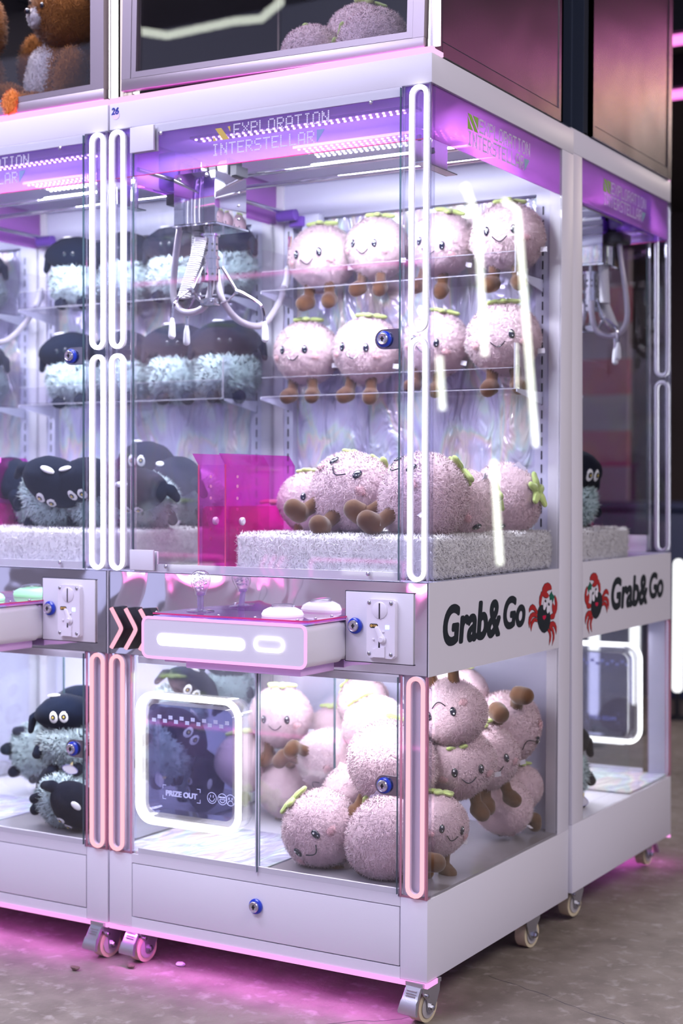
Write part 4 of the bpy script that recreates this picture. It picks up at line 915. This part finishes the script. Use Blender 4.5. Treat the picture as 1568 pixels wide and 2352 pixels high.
# ------------------------------------------------------------------ turnip plush
def squash(seed, rx, ry, rz, seam=True):
    def f(p):
        d = 1+.035*mnoise.noise(p*2.2+Vector((seed*3.1, 0, 0)))+.012*mnoise.noise(p*7+Vector((seed, 5, 0)))
        if seam and p.y > -.1: d *= 1-.045*math.exp(-(p.x/.05)**2)
        q = Vector((p.x*rx, p.y*ry, p.z*rz))*d
        q.x *= 1-.20*max(0, -p.z)**1.5; q.y *= 1-.14*max(0, -p.z)**1.5
        return q
    return f
def turnip(name, seed, label):
    rx, ry, rz = .074, .067, .071
    T = empty(name, label=label, cat='plush toy', group='pink turnip plushes')
    f = squash(seed, rx, ry, rz)
    me = fuzz(blob(f, 4), 20000, .0085, .0008, .75, seed, 'body', 'pink_fur', lean=(0, 0, -.5)); obj('body', me, None, T)
    def on(az, el, out=0.0):
        a, e = R(az), R(el); p = Vector((math.sin(a)*math.cos(e), -math.cos(a)*math.cos(e), math.sin(e)))
        q = f(p); n_ = Vector((p.x/rx, p.y/ry, p.z/rz)).normalized(); return q+n_*out, n_
    for s in (-1, 1):
        q, n_ = on(21*s, 3, .0035); rot = n_.to_track_quat('Y', 'Z').to_matrix()
        b_ = nb(); sphere(b_, q, .0073, .92, .42, 1.36, 2, rot); e_ = obj('eye', b_, 'eye_black', T)
        b_ = nb(); sphere(b_, q+rot @ Vector((.0010, .0026, .0042)), .0022, 1, .5, 1, 1, rot); sphere(b_, q+rot @ Vector((-.0012, .0028, -.0040)), .0011, 1, .5, 1, 1, rot); obj('eye_glint', b_, 'eye_white', e_)
        q, n_ = on(40*s, -9, .0020); rot = n_.to_track_quat('Y', 'Z').to_matrix()
        b_ = nb(); sphere(b_, q, .0075, 1.1, .22, .80, 2, rot)
        me = bpy.data.meshes.new('form'); b_.to_mesh(me); b_.free(); me = fuzz(me, 500, .005, .0007, .6, 5, 'cheek', 'blush'); obj('cheek', me, None, T, label='rosy cheek')
    b_ = nb(); tube(b_, [on(-11+22*k/12, -7-8*math.sin(math.pi*k/12), .0062)[0] for k in range(13)], .0011, 6); obj('mouth', b_, 'eye_black', T)
    # leaf crown
    b_ = nb()
    for k, (a, L) in enumerate(((10, .032), (80, .022), (150, .032), (215, .024), (290, .026))):
        a = R(a); d = Vector((math.cos(a), math.sin(a), 0)); path, rad = capsule([(0, 0, rz*.985), d*L*.5+Vector((0, 0, rz*1.12)), d*L+Vector((0, 0, rz*1.10))], [.007, .0105, .0080]); n0 = len(b_.verts); tube(b_, path, rad, 10)
        for v in list(b_.verts)[n0:]:
            base = d*max(0, min(L, v.co.dot(d)))
            v.co.z = rz*1.0+(v.co.z-rz*1.0)*.62
    obj('leaf_crown', b_, 'leaf_felt', T)
    for s in (-1, 1):
        path, rad = capsule([(.022*s, -.018, -.056), (.025*s, -.020, -.078), (.027*s, -.024, -.092), (.031*s, -.038, -.098)], [.0130, .0118, .0180, .0165])
        b_ = nb(); tube(b_, path, rad, 14); obj('leg', b_, 'brown_suede', T)
    q, n_ = on(78, -22, .006); b_ = nb(); box(b_, q.x-.001, q.x+.013, q.y-.0005, q.y+.0005, q.z-.005, q.z+.005); obj('care_label', b_, 'sticker_white', T)
    return T
def hangtag(parent, at, rot, sc=1.0, dark=False):
    h = empty('hang_tag', at, rot); h.parent = parent; h.scale = (sc, sc, sc)
    P = []
    for k in range(36): a = 2*math.pi*k/36; r_ = .017+.0022*math.cos(6*a); P.append((r_*math.cos(a)*1.15, r_*math.sin(a)))
    b_ = nb(); prism(b_, P, lambda a, b, d: (a, d, b), .0006); obj('card', b_, 'tag_paper', h)
    b_ = nb()
    for k in range(5): wd = .012-abs(k-2)*.002; box(b_, -wd, wd, -.0004, 0, .008-k*.004, .0092-k*.004)
    obj('tag_print', b_, 'tag_ink', h)
    return h
T1 = turnip('turnip_plush', 1, ''); T2 = turnip('turnip_plush', 2, '')
hangtag(T2, (-.045, .010, .048), (R(-50), R(15), R(-35)))
def aim(legs, face):
    """turn so that the boots point along legs and the face looks along face"""
    z = -Vector(legs).normalized(); y = -Vector(face); y = (y-z*y.dot(z)).normalized(); x = y.cross(z)
    e = Matrix((x, y, z)).transposed().to_euler('XYZ'); return tuple(math.degrees(a) for a in e)
def place(src, c, r, rot, label, first, group='pink turnip plushes', r0=.067):
    o = src if not first.get(src.name) else copy_tree(src)
    first[src.name] = True
    o.rotation_mode = 'XYZ'; o.location = c; o.rotation_euler = tuple(R(a) for a in rot); s = r/r0; o.scale = (s, s, s); o['label'] = label; o['group'] = group
    return o
used = {}
PL = [
 # upper shelf (c, r, rot(x,y,z), label)
 (T1, (-.595, .585, 1.487), .074, (0, -3, 3), 'pink turnip plush leftmost on the top shelf, green leaves standing clear of its head'),
 (T2, (-.444, .585, 1.500), .068, (0, 3, 1), 'second pink turnip plush from the left on the top shelf, with a hang tag'),
 (T1, (-.2700, .580, 1.494), .069, (8, 14, 5), 'third pink turnip plush on the top shelf, half hidden behind the white corner neon'),
 (T2, (-.1065, .580, 1.494), .074, (-4, -2, 11), 'rightmost pink turnip plush on the top shelf, behind the side glass reflections'),
 (T2, (-.6373, .585, 1.262), .072, (0, 0, 5), 'leftmost pink turnip plush on the second shelf'),
 (T1, (-.4700, .585, 1.260), .074, (0, 4, 5), 'pink turnip plush on the second shelf, just left of the round door lock'),
 (T1, (-.2850, .585, 1.266), .070, (0, 10, 3), 'third pink turnip plush on the second shelf, half behind the white corner neon'),
 (T2, (-.1156, .580, 1.270), .075, (0, -4, 15), 'rightmost pink turnip plush on the second shelf, smiling towards the side glass'),
 # on the fur cushion
 (T1, (-.2850, .200, .922), .083, aim((-.40, -.66, -.60), (-.12, -.97, .12)), 'large smiling pink turnip plush tilted at the front of the fur cushion'),
 (T1, (-.4300, .265, .904), .062, (-8, 6, 42), 'pink turnip plush sitting beside the magenta chute, brown boots forward'),
 (T2, (-.4400, .430, .940), .070, (20, 0, 150), 'pink turnip plush behind the two front ones on the cushion, back turned'),
 (T1, (-.1120, .185, .918), .086, aim((-.60, -.50, -.55), (-.10, -.45, .80)), 'large pink turnip plush at the glass corner of the cushion, face turned up'),
 (T2, (-.0950, .330, .900), .072, (70, 30, 120), 'pink turnip plush lying behind the corner one along the side glass'),
 (T2, (-.0900, .535, .912), .074, (60, 60, 60), 'pink turnip plush with leaves and tags at the far end of the cushion'),
 (T1, (-.2300, .440, .935), .066, (10, 80, 200), 'pink turnip plush at the middle back of the cushion'),
 (T1, (-.6350, .430, .830), .066, (0, 0, 18), 'pink turnip plush seen magenta through the chute wall'),
 # storage box, seen through the front pane
 (T1, (-.3030, .112, .236), .074, aim((.62, .25, -.62), (-.45, -.90, .40)), 'pink turnip plush lying lower left in the storage box, cheek to the glass'),
 (T2, (-.1450, .100, .238), .076, (20, 60, 172), 'pink turnip plush showing its back seam, lower right of the storage box'),
 (T1, (-.1750, .180, .372), .083, (30, -20, 205), 'big pink turnip plush with back turned, left of the lower round lock'),
 (T2, (-.3000, .235, .285), .064, (90, 20, 160), 'pink turnip plush wedged in the middle of the storage heap'),
 (T1, (-.6093, .430, .402), .066, (0, 0, 22), 'pink turnip plush smiling at the top left of the storage heap'),
 (T2, (-.5955, .440, .233), .064, (0, 0, 200), 'pink turnip plush at the bottom left behind the prize box partition'),
 (T2, (-.4623, .400, .322), .068, (120, 30, 150), 'pink turnip plush upside down with leaves low, centre left of the storage heap'),
 (T1, (-.7000, .420, .290), .064, (0, 10, 205), 'pink turnip plush with back turned, seen through the prize hatch'),
 (T1, (-.3500, .420, .400), .066, (0, 30, 180), 'pink turnip plush back turned, upper middle of the storage heap'),
 (T2, (-.2800, .560, .470), .058, (10, 0, 190), 'pink turnip plush at the very top of the storage heap, left of the corner neon'),
 (T1, (-.4600, .560, .430), .058, (0, 50, 170), 'pink turnip plush at the back of the storage heap behind the partition edge'),
 (T2, (-.5600, .590, .345), .060, (0, 0, 190), 'pink turnip plush low at the back of the storage heap'),
 # storage box, seen through the side pane
 (T1, (-.0850, .270, .476), .066, aim((-.25, .1, 1), (.15, -.95, -.15)), 'upside-down pink turnip plush at the top of the side window, rosy cheek showing'),
 (T2, (-.0880, .530, .408), .078, aim((.20, -.62, .72), (.75, -.25, -.35)), 'pink turnip plush upside down with its brown boots in the air by the side glass'),
 (T1, (-.0830, .300, .364), .069, (6, -6, 42), 'smiling pink turnip plush in the middle of the side window with boots hanging'),
 (T2, (-.0830, .430, .356), .066, (0, -14, 44), 'smiling pink turnip plush tucked behind another in the side window'),
 (T1, (-.0850, .530, .236), .062, aim((.3, .75, -.1), (-.3, .2, -.9)), 'pink turnip plush with green leaves sideways, low in the side window'),
 (T2, (-.0780, .598, .262), .050, (0, 0, 250), 'pink turnip plush with lavender hang tag at the far lower side window corner'),
 (T1, (-.1800, .500, .476), .058, (0, 0, 215), 'pink turnip plush with back turned at the back of the side window'),
 (T1, (-.0800, .190, .255), .060, (0, 10, 60), 'lowest pink turnip plush at the front of the side window, boots forward'),
]
for src, c, r_, rot, lab in PL: place(src, c, r_, rot, lab, used)

# ------------------------------------------------------------------ sheep plush
def nb_foot(s):
    b_ = nb(); tube(b_, *capsule([(s*.026, -.020, -.040), (s*.030, -.036, -.056), (s*.031, -.050, -.058)], [.014, .0165, .014]), seg=14); return b_
def sheep(label, dull=False):
    T = empty('sheep_plush', label=label, cat='plush toy', group='blue woolly sheep plushes')
    def f(p):
        d = 1+.13*mnoise.noise(p*5.5)+.08*mnoise.noise(p*11); return Vector((p.x*.066, p.y*.054, p.z*.056))*d
    me = fuzz(blob(f, 4), 11000, .0165, .0024, .8, 11, 'fleece', 'cyan_fur', lift=(.5, .5)); obj('fleece', me, None, T)
    def g(p): return Vector((p.x*(.080 if dull else .074)*(1.12 if dull and p.x < 0 else 1), p.y*.052-.012, p.z*(.048 if dull else .046)*(1-.25*abs(p.x)**2)+.074))*(1+.02*mnoise.noise(p*3))
    me = fuzz(blob(g, 4), 5000, .002, .0006, .6, 12, 'head', 'navy_fur'); hd = obj('head', me, None, T)
    for s in (-1, 1):
        b_ = nb(); tube(b_, *capsule([(s*.060, -.008, .080), (s*.080, -.010, .066), (s*.086, -.012, .040)], [.012, .015, .011]), seg=12, sq=.7); obj('ear', b_, 'navy_fur', T)
        n_ = Vector((s*.16, -1, 0)).normalized(); rot = n_.to_track_quat('Y', 'Z').to_matrix(); c = Vector((s*.0125, -.0615, .072))
        b_ = nb(); sphere(b_, c, .0075 if dull else .0125, .9, .30, 1.15, 2, rot); e_ = obj('eye', b_, 'eye_dull' if dull else 'eye_white', T)
        b_ = nb(); sphere(b_, c+n_*.0025, .0040 if dull else .0068, .95, .3, 1.1, 2, rot); obj('pupil', b_, 'eye_black', e_)
        if dull: obj('foot', nb_foot(s), 'navy_fur', T); continue
        b_ = nb(); tube(b_, [c+n_*.0046+Vector((0, 0, -.003)), c+n_*.0046+Vector((0, 0, .003))], .0009, 6); tube(b_, [c+n_*.0046+Vector((-.0025, 0, 0)), c+n_*.0046+Vector((.0025, 0, 0))], .0009, 6); obj('eye_star', b_, 'eye_gold', e_)
        obj('foot', nb_foot(s), 'navy_fur', T)
        b_ = nb(); tube(b_, *capsule([(s*.046, -.018, .012), (s*.062, -.032, -.006), (s*.066, -.040, -.016)], [.010, .013, .012]), seg=14); obj('arm', b_, 'navy_fur', T)
    b_ = nb(); sphere(b_, (-.02, -.024, .1195), .013, 1.2, .6, .3, 2); obj('crown_patch', b_, 'eye_white', T)
    return T
S1 = sheep(''); S2 = sheep(''); S3 = sheep('', True); S4 = sheep('', True)
def cardtag(parent, at, rot, sc=1):
    h = empty('hang_tag', at, rot); h.parent = parent; h.scale = (sc, sc, sc)
    P = [(.016*math.cos(a)*(1+.22*math.cos(2*a)), .011*math.sin(a)) for a in [2*math.pi*k/30 for k in range(30)]]
    b_ = nb(); prism(b_, P, lambda a, b, d: (a, d, b), .0006); obj('card', b_, 'sticker_white', h)
    b_ = nb(); tube(b_, [(p[0], -.0002, p[1]) for p in P], .0006, 5, closed=True); obj('card_border', b_, 'tag_ink', h)
    b_ = nb(); prism(b_, [(-.0045, .009), (.0045, .009), (.001, .020)], lambda a, b, d: (a, -.0004+d, b), .0008); obj('card_peak', b_, 'tag_yellow', h)
cardtag(S2, (.02, -.066, -.052), (0, R(20), 0))
SB = -W-.0045
SL = [
 (S3, (-1.345, .575, 1.476), .056, (0, 0, 16), 'sheep plush with a black head on the top shelf of the left machine'),
 (S4, (-1.355, .575, 1.222), .058, (0, -6, 12), 'black-headed sheep plush on the second shelf of the left machine, beside its lock'),
 (S3, (-1.180, .575, 1.476), .056, (0, 0, 4), 'sheep plush on the top shelf of the left machine, right of centre'),
 (S3, (-1.180, .575, 1.222), .056, (0, 0, 4), 'sheep plush on the second shelf of the left machine, behind the neon pair'),
 (S4, (-1.020, .575, 1.476), .056, (0, 0, 8), 'upper shelf sheep seen faintly behind the claw through the dividing glass, left one'),
 (S3, (-.862, .575, 1.476), .056, (0, 0, 0), 'upper shelf sheep seen faintly behind the claw through the dividing glass, right one'),
 (S3, (-1.010, .575, 1.222), .060, (0, 0, 20), 'second shelf sheep seen faintly below the claw tips, left of the pair'),
 (S4, (-.862, .575, 1.222), .060, (0, 0, 28), 'second shelf sheep seen faintly below the claw tips, right of the pair'),
 (S1, (-1.075, .180, .912), .062, (52, 24, 30), 'sheep plush slumped face forward on the fur cushion, white eyes staring, left machine'),
 (S2, (-.960, .200, .905), .058, (40, -10, 10), 'sheep plush beside the staring one, behind the neon pair of the left machine'),
 (S1, (-1.290, .300, .902), .056, (20, 30, -40), 'sheep plush lying at the left edge of the fur cushion'),
 (S2, (-.850, .230, .905), .056, (60, 0, 20), 'sheep plush seen dark through the dividing glass left of the magenta chute'),
 (S1, (-.850, .420, .915), .056, (40, 10, -20), 'sheep plush farther back through the dividing glass, beside the chute'),
 (S2, (-.990, .420, .930), .056, (0, 0, 10), 'sheep plush sitting upright behind the slumped ones in the left machine'),
 (S2, (-1.012, .150, .345), .054, (0, -4, 24), 'sheep plush with a big black head, upright in storage beside the left lower lock'),
 (S1, (-.985, .110, .222), .052, (80, 40, 60), 'sheep plush lying on the storage floor of the left machine'),
 (S1, (-1.060, .240, .215), .046, (60, -60, -40), 'sheep plush behind the lying one in the left machine storage'),
 (S1, (-1.300, .360, .270), .054, (0, 70, 20), 'sheep plush at the left edge of the left machine storage'),
 (S2, (-1.180, .400, .350), .052, (30, -30, 40), 'sheep plush on the heap left of the upright one'),
 (S1, (-.905, .430, .400), .052, (10, 30, 40), 'sheep plush high in the heap, seen through the top of the prize hatch'),
 (S2, (-.872, .310, .310), .056, (0, 50, 60), 'sheep plush in the middle of the prize hatch view'),
 (S1, (-.850, .440, .235), .048, (30, 100, 0), 'sheep plush low in the prize hatch view'),
 (S2, (-.845, .560, .440), .046, (0, 0, 30), 'sheep plush at the back above the prize hatch'),
 (S3, (-1.705, .575, 1.476), .056, (0, 0, 20), 'pale plush on the top shelf of the farthest left machine'),
 (S3, (-1.700, .575, 1.222), .056, (0, 0, 20), 'pale plush on the second shelf of the farthest left machine'),
 (S4, (-1.660, .350, .830), .056, (0, 0, 30), 'pale plush on the deck of the farthest left machine'),
 # rear machine
 (S1, (-.130, .990, .905), .062, (10, 0, 75), 'sheep plush with black head beside the magenta chute of the right rear machine'),
 (S2, (-.115, .900, .245), .062, (0, 0, 60), 'black-footed sheep plush with a hang tag on the storage floor of the right rear machine'),
]
for src, c, r_, rot, lab in SL: place(src, c, r_, rot, lab, used, 'blue woolly sheep plushes', .056)

# ------------------------------------------------------------------ display cabinets on top
def cabinet(name, label, x0, x1, y0, y1, z0, z1, panel_side=1, door_tilt=0.0, gap=0.006, glow_w=.6):
    T = empty(name, (0, 0, 0), label=label, cat='display cabinet', group='bronze display cabinets on top of the machines')
    b_ = nb(); box(b_, x0, x1, y1-.01, y1, z0, z1); box(b_, x0+.012, x1-.012, y0+.03, y1, z1-.01, z1); obj('back_panel', b_, 'cabinet_back', T)
    b_ = nb(); box(b_, x0+.012, x1-.012, y0+.012, y1, z0, z0+.008); obj('bottom_panel', b_, 'cabinet_back', T)
    for xs, s in ((x0, 1), (x1, -1)):
        xa, xb = (xs, xs+.010*s) if s > 0 else (xs-.010, xs)
        b_ = nb(); box(b_, xa, xb, y0+.012, y0+.042, z0, z1); box(b_, xa, xb, y1-.022, y1, z0, z1); box(b_, xa, xb, y0+.042, y1-.022, z0, z0+.026); box(b_, xa+.002, xb-.002, y0+.042, y1-.022, z0+.020, z1); obj('side_panel', b_, 'bronze', T)
        b_ = nb(); xo = xs-.0002*s; box(b_, min(xo, xo+.0016*s), max(xo, xo+.0016*s), y0+.0425, y1-.0225, z0+.0258, z0+.0274); box(b_, min(xo, xo+.0016*s), max(xo, xo+.0016*s), y0+.0418, y0+.0430, z0+.003, z1); obj('panel_gap', b_, 'dark_gap', T)
    # door
    dr = empty('door', (x1-.018, y0, z0+gap), (0, R(door_tilt), 0)); dr.parent = T
    wd = (x1-x0)-.030; hh = z1-z0-.01; f1, f2 = .024, .0125
    b_ = nb(); box(b_, -wd, 0, .0, .018, 0, f1, bev=.0008); box(b_, -wd, -wd+f1, .0, .018, f1, hh); box(b_, -f1, 0, .0, .018, f1, hh); obj('door_frame', b_, 'bronze_frame', dr)
    b_ = nb(); e = f1+.0008; i = e+f2; box(b_, -wd+e, -e, .001, .016, e, i); box(b_, -wd+e, -wd+i, .001, .016, i, hh); box(b_, -i, -e, .001, .016, i, hh); obj('glazing_bead', b_, 'bronze_frame', dr)
    b_ = nb(); box(b_, -wd+i, -i, .008, .012, i, hh); obj('door_glass', b_, 'glass_upper', dr)
    b_ = nb(); box(b_, x1-.030, x1-.022, y0+.028, y0+.036, z0+.02, z1-.02); box(b_, x0+.022, x0+.030, y0+.028, y0+.036, z0+.02, z1-.02); obj('inner_light_bar', b_, 'neon_soft', T)
    area('cabinet_light', ((x0+x1)/2, y0+.06, z1-.03), (.6, .06), glow_w, (1.0, .93, .96), rot=(R(25), 0, 0), parent=T)
    return T
CA = cabinet('display_cabinet', 'bronze display cabinet above machine 26, glass front and brushed side panel', -.7520, -.0020, .004, .640, 1.7545, 2.25, door_tilt=1.25, gap=.004)
cabinet('display_cabinet', 'bronze display cabinet above the left machine, holding two brown bears', -1.5300, -.7695, .004, .640, 1.7545, 2.25, gap=.0085, glow_w=3.0)
CC = cabinet('display_cabinet', 'bronze display cabinet above the right rear machine with a gold glint on its side', -.7520, -.0020, .815, 1.405, 1.7600, 2.35, gap=.006)
CC.location = (-.7540, .815+1.405, 0); CC.rotation_euler = (0, 0, R(180))
# navy column between the two cabinets
T = empty('service_column', (0, 0, 1.754), label='dark navy column rising between the two right hand cabinets', cat='column')
b_ = nb(); box(b_, -.70, -.022, .812, .83, 0, .7); box(b_, -.70, -.035, .655, .805, 0, .02); obj('column_body', b_, 'navy_panel', T)
b_ = nb(); box(b_, -.69, -.050, .806, .8125, .015, .7); obj('column_panel', b_, 'navy_panel', T)
# white upright light bars between cabinets
for x, lab in ((-.7595, 'white upright light bar between the two upper cabinets'), (.0065, 'white upright light bar on the front corner of the right upper cabinet')):
    b_ = nb(); prism(b_, rrect(x-.0062, x+.0062, .001, .013, .003, 3), lambda a, b, d: (a, b, 1.7625+d), .50); tag(obj('light_bar', b_, 'neon_soft'), lab, 'lamp', 'white light bars of the upper cabinets')
b_ = nb(); prism(b_, rrect(-.7365, -.7275, .045, .052, .002, 3), lambda a, b, d: (a, b, 1.7625+d), .40); tag(obj('light_bar', b_, 'neon_soft'), 'short white light bar inside the upper cabinet, showing in the gap under its door', 'lamp', 'white light bars of the upper cabinets')
# plushes up there
for c, r_, rot, lab in (((-.395, .22, 1.835), .072, (0, 30, 120), 'pink turnip plush lying inside the upper cabinet, left of two'),
                        ((-.235, .20, 1.835), .076, (20, 70, 200), 'pink turnip plush lying inside the upper cabinet at its right end'),
                        ((-.335, .32, 1.900), .072, (0, 10, 20), 'pink turnip plush propped up behind the two lying ones in the upper cabinet')):
    place(T1, c, r_, rot, lab, used)
# ------------------------------------------------------------------ bears
def bear(loc, rot, label, lean):
    T = empty('bear_plush', loc, rot, label=label, cat='plush toy', group='brown bear plushes in the upper left cabinet')
    def part(nm, c, rr, mat, n, seed, L=.009):
        f = lambda p: Vector((p.x*rr[0]+c[0], p.y*rr[1]+c[1], p.z*rr[2]+c[2]))*1.0+Vector(mnoise.noise_vector(p*2+Vector((seed, 0, 0))))*.003
        return obj(nm, fuzz(blob(f, 4), n, L, .0009, .7, seed, nm, mat), None, T)
    part('body', (0, 0, .085), (.075, .066, .085), 'bear_fur', 9000, 21)
    part('belly', (0, -.032, .088), (.050, .042, .062), 'cream_fur', 4500, 22, .006)
    part('head', (0, -.012, .205), (.078, .068, .066), 'bear_fur', 9000, 23)
    part('muzzle', (0, -.070, .190), (.026, .018, .020), 'cream_fur', 1200, 24, .004)
    b_ = nb(); sphere(b_, (0, -.092, .197), .007, 1.2, .7, .8); obj('nose', b_, 'eye_black', T)
    for s in (-1, 1):
        part('ear', (s*.056, -.002, .262), (.026, .016, .026), 'bear_fur', 2000, 25)
        part('arm', (s*.082, -.030, .105), (.026, .030, .050), 'bear_fur', 3000, 26)
        part('leg', (s*.058, -.080, .032), (.030, .052, .030), 'bear_fur', 3500, 27)
        part('sole', (s*.058, -.122, .034), (.027, .014, .028), 'orange_fur', 1800, 28, .006)
        b_ = nb(); sphere(b_, (s*.026, -.077, .212), .006, 1, .6, 1); obj('eye', b_, 'eye_black', T)
    return T
b1 = bear((-1.385, .190, 1.800), (0, R(44), R(-38)), 'brown bear plush slumped over to the right, paper tag on its bowed head, upper cabinet', 0); b1.scale = (1.38,)*3
cardtag(b1, (.030, -.095, .225), (R(0), R(-40), R(10)), 1.7)
b2 = bear((-1.075, .190, 1.772), (0, R(20), R(-24)), 'brown bear plush sitting upright with a cream belly and orange soles, upper cabinet', 0); b2.scale = (1.25,)*3

# ------------------------------------------------------------------ facing row of machines, seen only in the reflections
t = empty('facing_machine', (-1.0, -2.32, 0), (0, 0, R(180)), label='claw machine across the aisle, seen only mirrored in the front glass', cat='claw machine')
for k in range(3):
    xo = k*.775
    bx('cabinet_body', 'paint_gloss', t, xo-.765, xo, 0.006, .6, 0, .759); bx('header', 'paint_gloss', t, xo-.765, xo, 0, .6, 1.694, 1.75); bx('back_panel', 'inner_paint', t, xo-.765, xo, .58, .6, .76, 1.69)
    bx('top_light_strip', 'strip_mirror', t, xo-.765, xo, -.004, .01, 1.75, 1.766); bx('underglow_strip', 'strip_mirror', t, xo-.765, xo, -.004, .004, -.012, 0)
    b_ = nb(); tube(b_, [(xo+a, -.155, b) for a, b in rrect(-.559, -.176, .60, .68, .014)], .005, 8, closed=True); obj('neon_outline', b_, 'strip_mirror', t)
    bx('light_bar', 'neon_white', t, xo-.52, xo-.31, -.156, -.150, .628, .650); bx('console_body', 'paint_gloss', t, xo-.559, xo-.176, -.150, 0, .60, .68)
    b_ = nb()
    for q in range(3):
        x_ = xo-.7465+q*.0385; tube(b_, [(x_, -.02, .68), (x_+.026, -.02, .64), (x_, -.02, .60)], .006, 8)
    obj('chevron_neon', b_, 'strip_mirror', t)
